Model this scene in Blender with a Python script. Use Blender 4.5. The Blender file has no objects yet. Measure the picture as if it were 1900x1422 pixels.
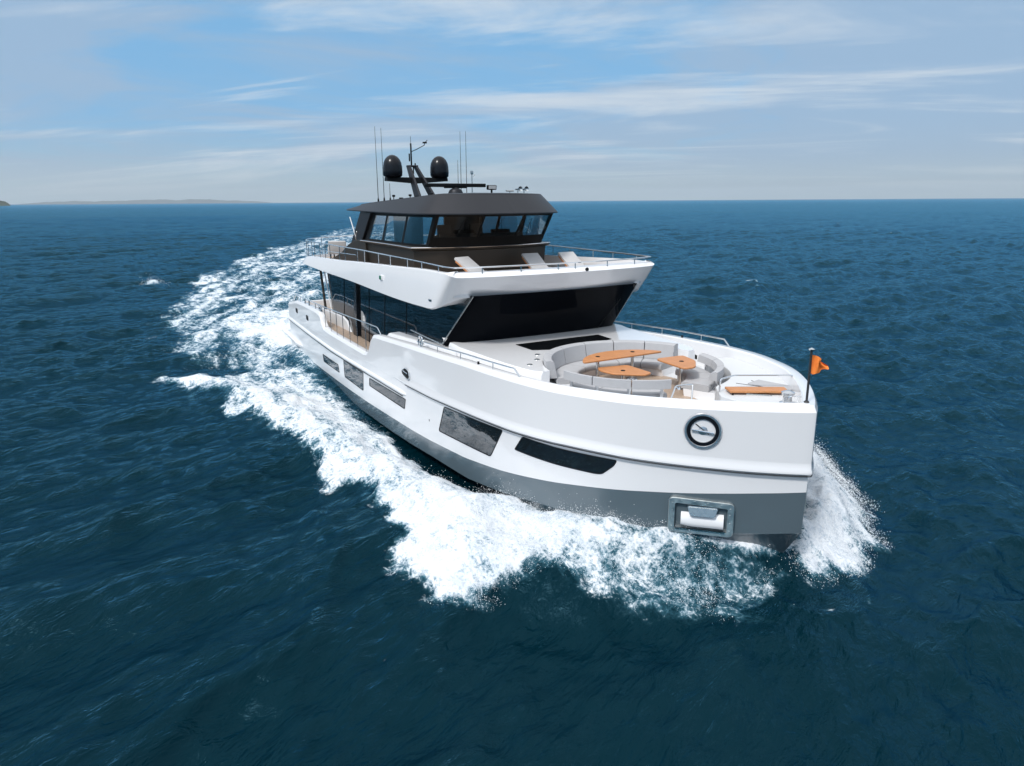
import bpy, bmesh, math
import numpy as np
from mathutils import Vector, Matrix, Euler

S = bpy.context.scene
COL = S.collection
R = math.radians
rng = np.random.default_rng(7)

# ------------------------------------------------------------------ camera
CAM = Vector((8.531, -11.734, 7.447))
YAW, PIT, ROL = R(149.95804), R(14.38538), R(-0.362477)
def camera():
    fw = Vector((math.cos(YAW)*math.cos(PIT), math.sin(YAW)*math.cos(PIT), -math.sin(PIT)))
    r = Vector((math.sin(YAW), -math.cos(YAW), 0)); u = r.cross(fw)
    r2 = r*math.cos(ROL)+u*math.sin(ROL); u2 = u*math.cos(ROL)-r*math.sin(ROL)
    cd = bpy.data.cameras.new('camera'); co = bpy.data.objects.new('camera', cd); COL.objects.link(co)
    cd.sensor_fit = 'HORIZONTAL'; cd.sensor_width = 36; cd.lens = 36*1316/1900
    cd.clip_start = 0.1; cd.clip_end = 100000
    co.matrix_world = Matrix(((r2.x, u2.x, -fw.x, CAM.x), (r2.y, u2.y, -fw.y, CAM.y), (r2.z, u2.z, -fw.z, CAM.z), (0, 0, 0, 1)))
    S.camera = co
camera()

# ------------------------------------------------------------------ world, sun, exposure
SUN_DIR = Vector((0.28, -0.64, 0.88)).normalized()          # towards the sun: starboard, a little aft
SUN_EL = math.asin(SUN_DIR.z)
def world():
    w = bpy.data.worlds.new('World'); S.world = w; w.use_nodes = True
    nt = w.node_tree; N = nt.nodes; L = nt.links; N.clear()
    def n(t, **k):
        a = N.new(t)
        for q, v in k.items(): setattr(a, q, v)
        return a
    def math_(op, a, b=None, clamp=False):
        m = n('ShaderNodeMath', operation=op); m.use_clamp = clamp
        for i, v in enumerate((a, b)):
            if v is None: continue
            if isinstance(v, (int, float)): m.inputs[i].default_value = v
            else: L.new(v, m.inputs[i])
        return m.outputs[0]
    def ramp(fac, a, b):
        m = n('ShaderNodeMapRange', interpolation_type='SMOOTHSTEP'); L.new(fac, m.inputs[0])
        m.inputs[1].default_value = a; m.inputs[2].default_value = b; return m.outputs[0]
    def mix(f, a, b):
        m = n('ShaderNodeMix', data_type='RGBA')
        if isinstance(f, (int, float)): m.inputs[0].default_value = f
        else: L.new(f, m.inputs[0])
        for i, v in ((6, a), (7, b)):
            if isinstance(v, tuple): m.inputs[i].default_value = (*v, 1)
            else: L.new(v, m.inputs[i])
        return m.outputs[2]
    out = n('ShaderNodeOutputWorld'); bg = n('ShaderNodeBackground'); L.new(bg.outputs[0], out.inputs[0])
    bg.inputs[1].default_value = 0.10
    sky = n('ShaderNodeTexSky', sky_type='NISHITA'); sky.sun_disc = False
    sky.sun_elevation = SUN_EL; sky.sun_rotation = math.atan2(SUN_DIR.x, SUN_DIR.y)
    sky.air_density = 1.0; sky.dust_density = 0.6; sky.ozone_density = 2.2; sky.altitude = 0
    tc = n('ShaderNodeTexCoord'); sep = n('ShaderNodeSeparateXYZ'); L.new(tc.outputs['Generated'], sep.inputs[0])
    zc = math_('MAXIMUM', sep.outputs[2], 0.0)
    den = math_('ADD', zc, 0.10)
    # cloud layers on a flat sheet overhead, turned to the wind
    a = R(60)
    px = math_('DIVIDE', sep.outputs[0], den); py = math_('DIVIDE', sep.outputs[1], den)
    uu = math_('ADD', math_('MULTIPLY', px, .5), math_('MULTIPLY', py, .866)); ww = math_('SUBTRACT', math_('MULTIPLY', py, .5), math_('MULTIPLY', px, .866))
    cmb = n('ShaderNodeCombineXYZ'); L.new(uu, cmb.inputs[0]); L.new(ww, cmb.inputs[1])
    def layer(scale, rot, detail, sx, sy, off, dist=0.6, rough=0.55):
        mp = n('ShaderNodeMapping', vector_type='TEXTURE'); mp.inputs['Rotation'].default_value = (0, 0, rot)
        mp.inputs['Scale'].default_value = (1/sx, 1/sy, 1); mp.inputs['Location'].default_value = off
        L.new(cmb.outputs[0], mp.inputs[0])
        t = n('ShaderNodeTexNoise'); t.inputs['Scale'].default_value = scale; t.inputs['Detail'].default_value = detail
        t.inputs['Roughness'].default_value = rough; t.inputs['Distortion'].default_value = dist
        L.new(mp.outputs[0], t.inputs['Vector']); return t.outputs[0]
    broad = layer(0.85, R(12), 6, .62, 0.9, (3.1, 1.7, 0), 0.8, .58)
    wisp = layer(0.9, R(-16), 7, 0.42, 1.1, (0.4, 5.2, 0), 0.9, 0.6)
    fine = layer(2.4, R(-8), 6, 0.36, 1.2, (7.0, 2.0, 0), 0.5, 0.62)
    dr = math_('ADD', math_('ADD', math_('MULTIPLY', sep.outputs[0], .5), math_('MULTIPLY', sep.outputs[1], .866)), .17)
    c1 = ramp(math_('ADD', broad, math_('MULTIPLY', math_('MULTIPLY', dr, dr), .75)), 0.44, 0.64)
    c2 = ramp(math_('ADD', math_('MULTIPLY', wisp, 0.80), math_('MULTIPLY', fine, 0.20)), 0.46, 0.65)
    veil = math_('MULTIPLY', c1, 0.68)
    streak = math_('MULTIPLY', c2, 0.80)
    # a clear blue tone for the gaps, paler and hazier to the horizon
    clear = mix(0.82, sky.outputs[0], (1.75, 4.4, 7.4))
    hz = ramp(zc, 0.0, 0.11)
    base = mix(hz, (3.7, 5.1, 5.9), clear)
    violet = mix(veil, base, (3.45, 4.55, 6.0))
    white = mix(streak, violet, (6.3, 7.0, 7.7))
    low = math_('MULTIPLY', math_('SUBTRACT', 1.0, ramp(zc, 0.0, 0.06)), 0.8)
    col = mix(low, white, (4.5, 5.7, 6.2))
    # sky above the frame brightened as added fill for the front faces, a little paler towards the sun
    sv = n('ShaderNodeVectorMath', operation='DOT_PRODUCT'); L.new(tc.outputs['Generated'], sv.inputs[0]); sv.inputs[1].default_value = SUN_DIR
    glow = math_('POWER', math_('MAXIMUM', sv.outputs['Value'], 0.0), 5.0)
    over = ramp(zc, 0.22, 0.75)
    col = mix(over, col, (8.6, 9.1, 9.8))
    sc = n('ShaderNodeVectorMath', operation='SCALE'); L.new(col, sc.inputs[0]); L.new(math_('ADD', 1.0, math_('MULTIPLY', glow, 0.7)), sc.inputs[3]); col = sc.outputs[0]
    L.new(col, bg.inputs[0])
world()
sd = bpy.data.lights.new('sun', 'SUN'); so = bpy.data.objects.new('sun', sd); COL.objects.link(so)
sd.energy = 2.5; sd.angle = R(9); sd.color = (1, 0.965, 0.92)
so.rotation_euler = (-SUN_DIR).to_track_quat('-Z', 'Y').to_euler()
VS = S.view_settings
VS.view_transform = 'Standard'; VS.look = 'None'; VS.gamma = 1; VS.use_curve_mapping = False; VS.exposure = 0.12
S.cycles.max_bounces = 8; S.cycles.transparent_max_bounces = 12; S.cycles.caustics_reflective = False; S.cycles.caustics_refractive = False

# ------------------------------------------------------------------ numpy noise
_perm = np.random.default_rng(3).permutation(512).astype(np.int64)
def _hash(ix, iy): return _perm[(_perm[ix & 511] + iy) & 511]
_G = np.stack([np.cos(np.arange(512)*2*np.pi/512*97), np.sin(np.arange(512)*2*np.pi/512*97)], 1)
def perlin(x, y):
    ix = np.floor(x).astype(np.int64); iy = np.floor(y).astype(np.int64); fx = x-ix; fy = y-iy
    u = fx*fx*fx*(fx*(fx*6-15)+10); v = fy*fy*fy*(fy*(fy*6-15)+10)
    def g(a, b, dx, dy):
        q = _G[_hash(a, b)]; return q[..., 0]*dx+q[..., 1]*dy
    n0 = g(ix, iy, fx, fy); n1 = g(ix+1, iy, fx-1, fy); n2 = g(ix, iy+1, fx, fy-1); n3 = g(ix+1, iy+1, fx-1, fy-1)
    a = n0+u*(n1-n0); b = n2+u*(n3-n2); return a+v*(b-a)
def fbm(x, y, oct=4, gain=0.5):
    s = 0; a = 1
    for i in range(oct):
        s = s+a*perlin(x+17.3*i, y-9.1*i); x = x*2.03; y = y*2.03; a *= gain
    return s
def sstep(a, b, v):
    t = np.clip((v-a)/(b-a), 0, 1); return t*t*(3-2*t)

# ------------------------------------------------------------------ materials
def newmat(name):
    m = bpy.data.materials.new(name); m.use_nodes = True
    nt = m.node_tree; return m, nt, nt.nodes['Principled BSDF']
def mat(name, col, rough=0.4, metal=0.0, spec=0.5, coat=0.0, coat_r=0.05, var=0.0, vscale=3.0, bump=0.0, bscale=60.0, rvar=0.0, ior=1.5):
    m, nt, p = newmat(name)
    p.inputs['Base Color'].default_value = (*col, 1); p.inputs['Roughness'].default_value = rough
    p.inputs['Metallic'].default_value = metal; p.inputs['Specular IOR Level'].default_value = spec
    p.inputs['Coat Weight'].default_value = coat; p.inputs['Coat Roughness'].default_value = coat_r; p.inputs['IOR'].default_value = ior
    N = nt.nodes; L = nt.links
    if var or rvar:
        tc = N.new('ShaderNodeTexCoord'); t = N.new('ShaderNodeTexNoise'); L.new(tc.outputs['Object'], t.inputs['Vector'])
        t.inputs['Scale'].default_value = vscale; t.inputs['Detail'].default_value = 5
        if var:
            h = N.new('ShaderNodeMix'); h.data_type = 'RGBA'; L.new(t.outputs[0], h.inputs[0])
            h.inputs[6].default_value = (*[c*(1-var) for c in col], 1); h.inputs[7].default_value = (*[min(1, c*(1+var)) for c in col], 1)
            L.new(h.outputs[2], p.inputs['Base Color'])
        if rvar:
            mr = N.new('ShaderNodeMapRange'); L.new(t.outputs[0], mr.inputs[0])
            mr.inputs[1].default_value = .3; mr.inputs[2].default_value = .7
            mr.inputs[3].default_value = max(0.02, rough-rvar); mr.inputs[4].default_value = rough+rvar; L.new(mr.outputs[0], p.inputs['Roughness'])
    if bump:
        tc = N.new('ShaderNodeTexCoord'); t = N.new('ShaderNodeTexNoise'); L.new(tc.outputs['Object'], t.inputs['Vector'])
        t.inputs['Scale'].default_value = bscale; t.inputs['Detail'].default_value = 3
        b = N.new('ShaderNodeBump'); b.inputs['Strength'].default_value = bump; b.inputs['Distance'].default_value = 0.02
        L.new(t.outputs[0], b.inputs['Height']); L.new(b.outputs[0], p.inputs['Normal'])
    return m
def teak_mat(name, col, plank, axis=1, seam=True):
    m, nt, p = newmat(name); N = nt.nodes; L = nt.links
    tc = N.new('ShaderNodeTexCoord'); mp = N.new('ShaderNodeMapping'); L.new(tc.outputs['Object'], mp.inputs[0])
    t = N.new('ShaderNodeTexNoise'); t.inputs['Scale'].default_value = 4; t.inputs['Detail'].default_value = 6
    mp.inputs['Scale'].default_value = (1, 9, 9) if axis == 1 else (9, 1, 9); L.new(mp.outputs[0], t.inputs['Vector'])
    mx = N.new('ShaderNodeMix'); mx.data_type = 'RGBA'; L.new(t.outputs[0], mx.inputs[0])
    mx.inputs[6].default_value = (*[c*0.58 for c in col], 1); mx.inputs[7].default_value = (*[min(1, c*1.38) for c in col], 1)
    res = mx.outputs[2]
    if seam:
        sp = N.new('ShaderNodeSeparateXYZ'); L.new(tc.outputs['Object'], sp.inputs[0])
        a = N.new('ShaderNodeMath'); a.operation = 'DIVIDE'; L.new(sp.outputs[axis], a.inputs[0]); a.inputs[1].default_value = plank
        f = N.new('ShaderNodeMath'); f.operation = 'FRACT'; L.new(a.outputs[0], f.inputs[0])
        g = N.new('ShaderNodeMath'); g.operation = 'LESS_THAN'; L.new(f.outputs[0], g.inputs[0]); g.inputs[1].default_value = 0.11
        m2 = N.new('ShaderNodeMix'); m2.data_type = 'RGBA'; L.new(g.outputs[0], m2.inputs[0]); L.new(res, m2.inputs[6]); m2.inputs[7].default_value = (0.03, 0.028, 0.026, 1)
        res = m2.outputs[2]
    L.new(res, p.inputs['Base Color']); p.inputs['Roughness'].default_value = 0.5
    return m
def mirror_glass(name, tint, refl, rough=0.01, ior=1.5):
    """dark film-coated pane: black body under a partly mirroring face"""
    m, nt, p = newmat(name); N = nt.nodes; L = nt.links
    p.inputs['Base Color'].default_value = (*tint, 1); p.inputs['Roughness'].default_value = rough; p.inputs['IOR'].default_value = ior
    g = N.new('ShaderNodeBsdfGlossy'); g.inputs['Roughness'].default_value = rough; g.inputs['Color'].default_value = (.93, .96, 1, 1)
    mx = N.new('ShaderNodeMixShader'); mx.inputs[0].default_value = refl
    L.new(p.outputs[0], mx.inputs[1]); L.new(g.outputs[0], mx.inputs[2]); L.new(mx.outputs[0], nt.nodes['Material Output'].inputs[0])
    return m
def clear_glass(name, tint, refl=0.0):
    m, nt, p = newmat(name); N = nt.nodes; L = nt.links; N.remove(p)
    t = N.new('ShaderNodeBsdfTransparent'); t.inputs[0].default_value = (*tint, 1)
    g = N.new('ShaderNodeBsdfGlossy'); g.inputs['Roughness'].default_value = 0.01
    lw = N.new('ShaderNodeLayerWeight'); lw.inputs[0].default_value = .5
    pw = N.new('ShaderNodeMath'); pw.operation = 'POWER'; L.new(lw.outputs['Facing'], pw.inputs[0]); pw.inputs[1].default_value = 5
    fq = N.new('ShaderNodeMath'); fq.operation = 'MULTIPLY_ADD'; L.new(pw.outputs[0], fq.inputs[0]); fq.inputs[1].default_value = .90; fq.inputs[2].default_value = .028
    f = N.new('ShaderNodeMath'); f.operation = 'MAXIMUM'; f.inputs[1].default_value = refl; L.new(fq.outputs[0], f.inputs[0])
    mx = N.new('ShaderNodeMixShader'); L.new(f.outputs[0], mx.inputs[0]); L.new(t.outputs[0], mx.inputs[1]); L.new(g.outputs[0], mx.inputs[2])
    L.new(mx.outputs[0], N['Material Output'].inputs[0]); return m
M = {}
M['white'] = mat('white gelcoat', (0.80, 0.80, 0.81), 0.26, coat=0.8, coat_r=0.05, var=0.015, vscale=1.3)
M['white_deck'] = mat('white nonskid deck', (0.60, 0.61, 0.62), 0.55, bump=0.25, bscale=160, var=0.02, vscale=2)
M['grey'] = mat('grey hull paint', (0.100, 0.133, 0.154), 0.20, coat=0.8, coat_r=0.04, var=0.05, vscale=1.5)
M['dark_under'] = mat('dark antifouling', (0.03, 0.035, 0.04), 0.5)
M['bronze'] = mat('dark metallic bronze paint', (0.058, 0.050, 0.042), 0.55, metal=0.75, coat=0.0, coat_r=0.06, var=0.04, vscale=2)
M['roofgrey'] = mat('dark grey roof paint', (0.034, 0.035, 0.040), 0.50, metal=0.7, coat=0.0, coat_r=0.08, var=0.04, vscale=2)
M['black'] = mat('black frame', (0.008, 0.009, 0.010), 0.5, spec=0.12)
M['black_gloss'] = mat('black gloss', (0.007, 0.008, 0.011), 0.22, spec=0.28)
M['rubber'] = mat('black rubber', (0.02, 0.02, 0.022), 0.6)
M['steel'] = mat('polished steel', (0.72, 0.73, 0.74), 0.14, metal=1.0, rvar=0.05, vscale=20)
M['pocket'] = mat('worn steel plate', (0.58, 0.61, 0.60), 0.46, metal=1.0, rvar=0.1, vscale=8, var=0.10)
M['dish'] = mat('satin steel dish', (0.70, 0.69, 0.70), 0.34, metal=1.0)
M['steel_dull'] = mat('brushed steel', (0.50, 0.52, 0.52), 0.30, metal=1.0, rvar=0.08, vscale=9, var=0.08)
M['cushion'] = mat('light grey cushion', (0.42, 0.42, 0.43), 0.85, spec=0.2, var=0.05, vscale=6, bump=0.3, bscale=220)
M['cushion_warm'] = mat('pale grey lounger cushion', (0.50, 0.49, 0.485), 0.85, spec=0.2, var=0.05, vscale=6, bump=0.3, bscale=220)
M['deck_teak'] = teak_mat('teak deck planks', (0.44, 0.33, 0.245), 0.07, 1)
M['teak'] = teak_mat('oiled teak', (0.50, 0.215, 0.082), 0.09, 1, seam=False)
M['orange'] = mat('orange flag cloth', (0.85, 0.23, 0.05), 0.8, spec=0.1, var=0.25, vscale=9)
M['side_glass'] = mirror_glass('mirror side glass', (0.005, 0.006, 0.008), 0.07)
M['front_glass'] = mirror_glass('black windscreen glass', (0.004, 0.005, 0.007), 0.0, ior=1.07)
M['hull_glass'] = mirror_glass('hull window glass', (0.008, 0.009, 0.010), 0.10)
M['sky_glass'] = mirror_glass('skylight glass', (0.006, 0.007, 0.008), 0.02)
M['pilot_glass'] = clear_glass('pilothouse glass', (0.66, 0.74, 0.75))
M['pilot_side'] = clear_glass('coated pilothouse side glass', (0.55, 0.63, 0.66), 0.38)
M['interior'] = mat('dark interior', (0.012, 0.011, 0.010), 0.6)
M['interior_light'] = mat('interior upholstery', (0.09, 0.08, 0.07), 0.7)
M['green'] = mat('green lens', (0.01, 0.16, 0.09), 0.15)
M['lamp'] = mat('lamp glass', (0.6, 0.6, 0.6), 0.15, spec=0.6)

# ------------------------------------------------------------------ mesh builder
def crom(pts, n=8, closed=False):
    P = np.array(pts, float); m = len(P); out = []
    rngi = range(m if closed else m-1)
    for i in rngi:
        p1 = P[i]; p2 = P[(i+1) % m]
        p0 = P[i-1] if (closed or i > 0) else 2*p1-p2
        p3 = P[(i+2) % m] if (closed or i+2 < m) else 2*p2-p1
        for t in np.arange(n)/n:
            out.append(0.5*((2*p1)+(-p0+p2)*t+(2*p0-5*p1+4*p2-p3)*t*t+(-p0+3*p1-3*p2+p3)*t**3))
    if not closed: out.append(P[-1])
    return np.array(out)
class MB:
    def __init__(s): s.v = []; s.f = []
    def add(s, vs, fs):
        b = len(s.v); s.v += [tuple(map(float, q)) for q in vs]; s.f += [tuple(i+b for i in f) for f in fs]; return s
    def box(s, c, d, rz=0, ry=0, rx=0, bev=0.0):
        bm = bmesh.new(); bmesh.ops.create_cube(bm, size=1); bmesh.ops.scale(bm, vec=d, verts=bm.verts)
        if bev: bmesh.ops.bevel(bm, geom=bm.edges[:], offset=bev, segments=2, profile=0.6, affect='EDGES')
        mt = Matrix.Translation(c) @ Euler((rx, ry, rz)).to_matrix().to_4x4()
        return s.bm(bm, mt)
    def bm(s, bm, mt=None):
        if mt is not None: bmesh.ops.transform(bm, matrix=mt, verts=bm.verts)
        bm.verts.index_update(); s.add([v.co for v in bm.verts], [[v.index for v in f.verts] for f in bm.faces]); bm.free(); return s
    def tube(s, pts, r, n=8, closed=False):
        P = [Vector(p) for p in pts]; m = len(P); rings = []; up = None
        rr = r if hasattr(r, '__len__') else [r]*m
        for i, p in enumerate(P):
            if closed: d = P[(i+1) % m]-P[i-1]
            else: d = P[min(i+1, m-1)]-P[max(i-1, 0)]
            d.normalize()
            if up is None: up = Vector((0, 0, 1)) if abs(d.z) < .9 else Vector((1, 0, 0))
            a = d.cross(up).normalized(); b = a.cross(d).normalized(); up = b
            rings.append([p+(a*math.cos(2*math.pi*k/n)+b*math.sin(2*math.pi*k/n))*rr[i] for k in range(n)])
        return s.loft(rings, True, not closed, closed)
    def loft(s, rings, ring_closed=True, cap=False, closed=False):
        b = len(s.v); n = len(rings[0]); m = len(rings)
        for r in rings: s.v += [tuple(map(float, q)) for q in r]
        for i in range(m if closed else m-1):
            j = (i+1) % m
            for k in range(n if ring_closed else n-1):
                l = (k+1) % n; s.f.append((b+i*n+k, b+i*n+l, b+j*n+l, b+j*n+k))
        if cap:
            s.f.append(tuple(b+k for k in range(n))[::-1]); s.f.append(tuple(b+(m-1)*n+k for k in range(n)))
        return s
    def lathe(s, prof, c=(0, 0, 0), n=24, mt=None):
        rings = [[Vector((r*math.cos(2*math.pi*k/n), r*math.sin(2*math.pi*k/n), z)) for k in range(n)] for r, z in prof]
        T = Matrix.Translation(c) @ (mt.to_4x4() if mt is not None else Matrix.Identity(4))
        return s.loft([[T @ q for q in r] for r in rings], True, True)
    def prism(s, poly, z0, z1, mt=None):
        n = len(poly); T = mt or Matrix.Identity(4)
        vs = [T @ Vector((p[0], p[1], z0)) for p in poly]+[T @ Vector((p[0], p[1], z1)) for p in poly]
        return s.add(vs, [tuple(range(n))[::-1], tuple(range(n, 2*n))]+[(i, (i+1) % n, n+(i+1) % n, n+i) for i in range(n)])
    def build(s, name, m, parent=None, angle=35, bevel=0.0, seg=2, recalc=True, flat=False):
        me = bpy.data.meshes.new(name); me.from_pydata(s.v, [], s.f); me.validate()
        if recalc:
            bm = bmesh.new(); bm.from_mesh(me); bmesh.ops.recalc_face_normals(bm, faces=bm.faces[:]); bm.to_mesh(me); bm.free()
        me.materials.append(m)
        if not flat:
            me.polygons.foreach_set('use_smooth', [True]*len(me.polygons)); me.set_sharp_from_angle(angle=R(angle))
        o = bpy.data.objects.new(name, me); COL.objects.link(o)
        if parent is not None: attach(o, parent)
        if bevel:
            b = o.modifiers.new('bevel', 'BEVEL'); b.width = bevel; b.segments = seg; b.limit_method = 'ANGLE'; b.angle_limit = R(40)
        return o
WORLD = set()                       # Empties whose children are modelled in world coordinates
def attach(o, p):
    o.parent = p
    if p.name in WORLD: o.matrix_parent_inverse = Matrix.Translation(-p.location)
def tag(o, label=None, cat=None, group=None, kind=None):
    for k, v in (('label', label), ('category', cat), ('group', group), ('kind', kind)):
        if v: o[k] = v
    return o
def empty(name, loc, label, cat, group=None, rz=0):
    o = bpy.data.objects.new(name, None); COL.objects.link(o); o.location = loc; o.rotation_euler = (0, 0, rz)
    o.empty_display_size = 0.3; return tag(o, label, cat, group)
def copy_tree(o, parent=None):
    c = o.copy(); COL.objects.link(c)
    if parent is not None:
        c.parent = parent; c.matrix_parent_inverse = o.matrix_parent_inverse.copy()
    for ch in o.children: copy_tree(ch, c)
    return c
def both(pts): return [pts, [(x, -y, z) for x, y, z in pts]]

# ================================================================== THE YACHT
SEA_Z = -0.35
YACHT = empty('motor_yacht', (-14, 0, SEA_Z), 'large white and grey motor yacht with a dark bronze wheelhouse under way at sea', 'yacht')
WORLD.add('motor_yacht')

# hull plan: half breadth along the length (x = 0 at the stem, negative aft)
PLAN = crom([(-28.9, 3.42), (-25, 3.50), (-20, 3.60), (-14, 3.65), (-11, 3.66), (-8, 3.65), (-6.5, 3.61), (-5.4, 3.53), (-4.5, 3.38), (-3.75, 3.15),
             (-2.6, 2.60), (-1.72, 1.94), (-0.97, 1.21), (-0.40, 0.56), (-0.09, 0.16), (0.02, 0.0)], 10)
PX, PB = PLAN[:, 0], PLAN[:, 1]
def B(x): return np.interp(x, PX, PB)
def nrm(i):
    a = PLAN[max(i-1, 0)]; b = PLAN[min(i+1, len(PLAN)-1)]; t = (b-a)/np.linalg.norm(b-a)
    if i == len(PLAN)-1: t = np.array([0, -1.0])
    return np.array([-t[1], t[0]])
NRM = np.array([nrm(i) for i in range(len(PLAN))])      # outward for the +y side
def offs(d):
    """the plan curve moved outward by d (array or number)"""
    q = PLAN+NRM*np.broadcast_to(np.asarray(d, float), (len(PLAN),))[:, None]
    q[:, 1] = np.maximum(q[:, 1], 0); q[-1, 1] = 0; return q
f_ = lambda xs, zs: (lambda x: np.interp(x, xs, zs))
z_chine = f_([-28.9, -20, -14, -12, -10.4, -8, -6.2, -4.85, -3.6, -2.3, -1.7, -.8, 0.02], [-.36, -.36, -.26, -.18, -.08, .03, .27, .48, .60, .68, .70, .74, .84])
z_grey = f_([-28.9, -24, -18, -16, -14.1, -11.8, -10.4, -8.05, -6.2, -4.85, -3.8, -3.0, -2.2, -1.4, -.64, .02], [.15, .17, .18, .21, .27, .345, .42, .61, .86, 1.08, 1.24, 1.35, 1.465, 1.56, 1.66, 1.74])
z_rub = f_([-28.9, -13.5, -10, -7.9, -6.1, -4.8, -3.8, -3.0, -2.2, -1.4, -.65, .02], [1.78, 1.80, 1.88, 1.99, 2.08, 2.15, 2.20, 2.205, 2.20, 2.185, 2.16, 2.15])
z_aftrub = f_([-29.2, -28, -24, -20.5, -12.3], [1.60, 1.56, 1.42, 1.35, 1.38])
z_cap = f_([-28.9, -28.1, -27.2, -25.6, -23.4, -22.7, -22.4, -22.2, -21.9, -21, -16.4, -16.1, -15.9, -15.5, -15.3, -14.9, -13.5, -11.8, -9.5, -8, -5.4, -2.6, .02],
           [2.36, 2.46, 2.62, 2.67, 2.66, 2.62, 2.50, 2.20, 2.06, 2.02, 1.98, 2.02, 2.12, 2.66, 2.78, 2.84, 2.92, 3.03, 3.14, 3.22, 3.30, 3.36, 3.42])
# refine the stations where the bulwark steps down
def dense_plan():
    xs = np.concatenate([PLAN[:, 0], np.arange(-23, -21, .06), np.arange(-16.6, -14.7, .06)])
    return xs
xs_extra = np.unique(np.round(np.concatenate([np.arange(-23, -21, .06), np.arange(-16.6, -14.7, .06), np.arange(-28.9, -3, .25)]), 3))
EX = np.array([(x, B(x)) for x in xs_extra]); keep = PLAN[PLAN[:, 0] > -3.0]
PLAN = np.vstack([EX[EX[:, 0] < -3.0], keep]); PX, PB = PLAN[:, 0], PLAN[:, 1]
NRM = np.array([nrm(i) for i in range(len(PLAN))])
UP = sstep(-13.6, -11.8, PX)          # where the raised upper shell stands proud
def level(d, z): 
    q = offs(d); z = np.broadcast_to(z, (len(q),)); return [(a[0], a[1], zz) for a, zz in zip(q, z)]
def shell(levels, name, m, parent, crease=(), **k):
    mb = MB(); n = len(levels[0]); sz = n*len(levels)
    for sgn in (1, -1):
        mb.loft([[(x, sgn*y, z) for x, y, z in l] for l in levels], False)
    o = mb.build(name, m, parent, **k)
    if crease:
        me = o.data; ev = np.zeros(len(me.edges)*2, np.int32); me.edges.foreach_get('vertices', ev); ev = ev.reshape(-1, 2)
        lv = (ev % sz)//n; hit = (lv[:, 0] == lv[:, 1]) & np.isin(lv[:, 0], crease)
        at = me.attributes.get('sharp_edge') or me.attributes.new('sharp_edge', 'BOOLEAN', 'EDGE')
        v = np.zeros(len(me.edges), bool); at.data.foreach_get('value', v); at.data.foreach_set('value', v | hit)
    return o
prou = 0.045*UP
zr = z_rub(PX)*UP+(z_cap(PX)-0.5)*(1-UP)*0+z_rub(PX)*(1-UP)
top = [level(0.0, z_grey(PX)), level(0.0, zr-0.035), level(prou+0.004, zr-0.03), level(prou+0.035*UP+0.002, zr+0.0), level(prou+0.034*UP+.002, zr+0.05),
       level(prou+0.012*UP+0.001, zr+0.10), level(prou, zr+.22), level(prou, (zr+z_cap(PX))/2*.5+z_cap(PX)*.5), level(prou, z_cap(PX)),
       level(prou-0.055, z_cap(PX)+0.11), level(prou-0.075, z_cap(PX)+0.125), level(-0.235, z_cap(PX)+0.125), level(-0.26, z_cap(PX)+0.10), level(-0.28, np.minimum(z_cap(PX)-.05, 1.9+0*PX)*0+1.85)]
top[1] = level(0.0, np.minimum(zr-0.035, z_cap(PX)-.24)); 
for i, dz in ((2, -.23), (3, -.2), (4, -.17), (5, -.14), (6, -.11), (7, -.08)):
    top[i] = [(x, y, min(z, c+dz)) for (x, y, z), c in zip(top[i], z_cap(PX))]
HULL = shell(top, 'hull', M['white'], YACHT, crease=(1, 2, 3, 6, 8, 9, 11, 12), angle=40)
# transom, aft bulwark and stem-head deck fill
def station(x): return float(B(x))
mb = MB()
mb.add([(-28.9, y, z) for y, z in ((-3.4, -.36), (3.4, -.36), (3.42, 2.36), (-3.42, 2.36))], [(0, 1, 2, 3)])
mb.box((-28.78, 0, 2.1), (.2, 6.6, .75), bev=.05)
mb.build('transom', M['white'], YACHT)
# grey lower hull to the chine, dark underbody
ch = level(-0.02, z_chine(PX))
def under(q, dx, k, z, x0=-0.0):
    out = []
    for (x, y, _), zz in zip(q, np.broadcast_to(z, (len(q),))):
        w = math.exp(min(0, x)/2.2); out.append((x-dx*w, y*(k+(1-k)*0), zz))
    return out
g2 = under(ch, .50, .93, np.minimum(z_chine(PX)-.10, 0.02+0*PX))
g2 = [(x, y, min(z, c-.06)) for (x, y, z), c in zip(g2, z_chine(PX))]
g3 = under(ch, 1.2, .80, -.65)
low = shell([level(0.001, z_grey(PX)+.004), level(0.0, z_grey(PX)-.02), level(-0.01, (z_grey(PX)+z_chine(PX))/2), ch], 'lower_hull', M['grey'], HULL, angle=30)
shell([ch, level(-0.05, z_chine(PX)-.03), g2, g3, under(ch, 2.0, .3, -1.5)], 'underbody', M['grey'], HULL, angle=30)

# rub strakes
mb = MB()
for sgn in (1, -1):
    i0 = np.where(PX > -12.3)[0][0]
    q = [(x, sgn*y, z) for x, y, z in level(prou+.022, zr-.045)][i0:]
    mb.tube(q, .012, 6)
mb.build('rub_rail', M['rubber'], HULL)
mb = MB(); mb2 = MB()
for sgn in (1, -1):
    xs = np.concatenate([np.linspace(-28.95, -12.9, 60), np.linspace(-12.8, -12.25, 8)])
    rr = np.concatenate([np.full(60, .075), .075*np.sqrt(np.clip(1-(np.linspace(0, 1, 8))**2, 0.02, 1))])
    mb.tube([(x, sgn*(B(x)+.0), z_aftrub(x)+.05) for x in xs], list(rr), 10)
    mb2.tube([(x, sgn*(B(x)+.035), z_aftrub(x)-.035) for x in xs[:-3]], .014, 6)
mb.build('rub_rail', M['white'], HULL); mb2.build('rub_rail', M['rubber'], HULL)
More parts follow.
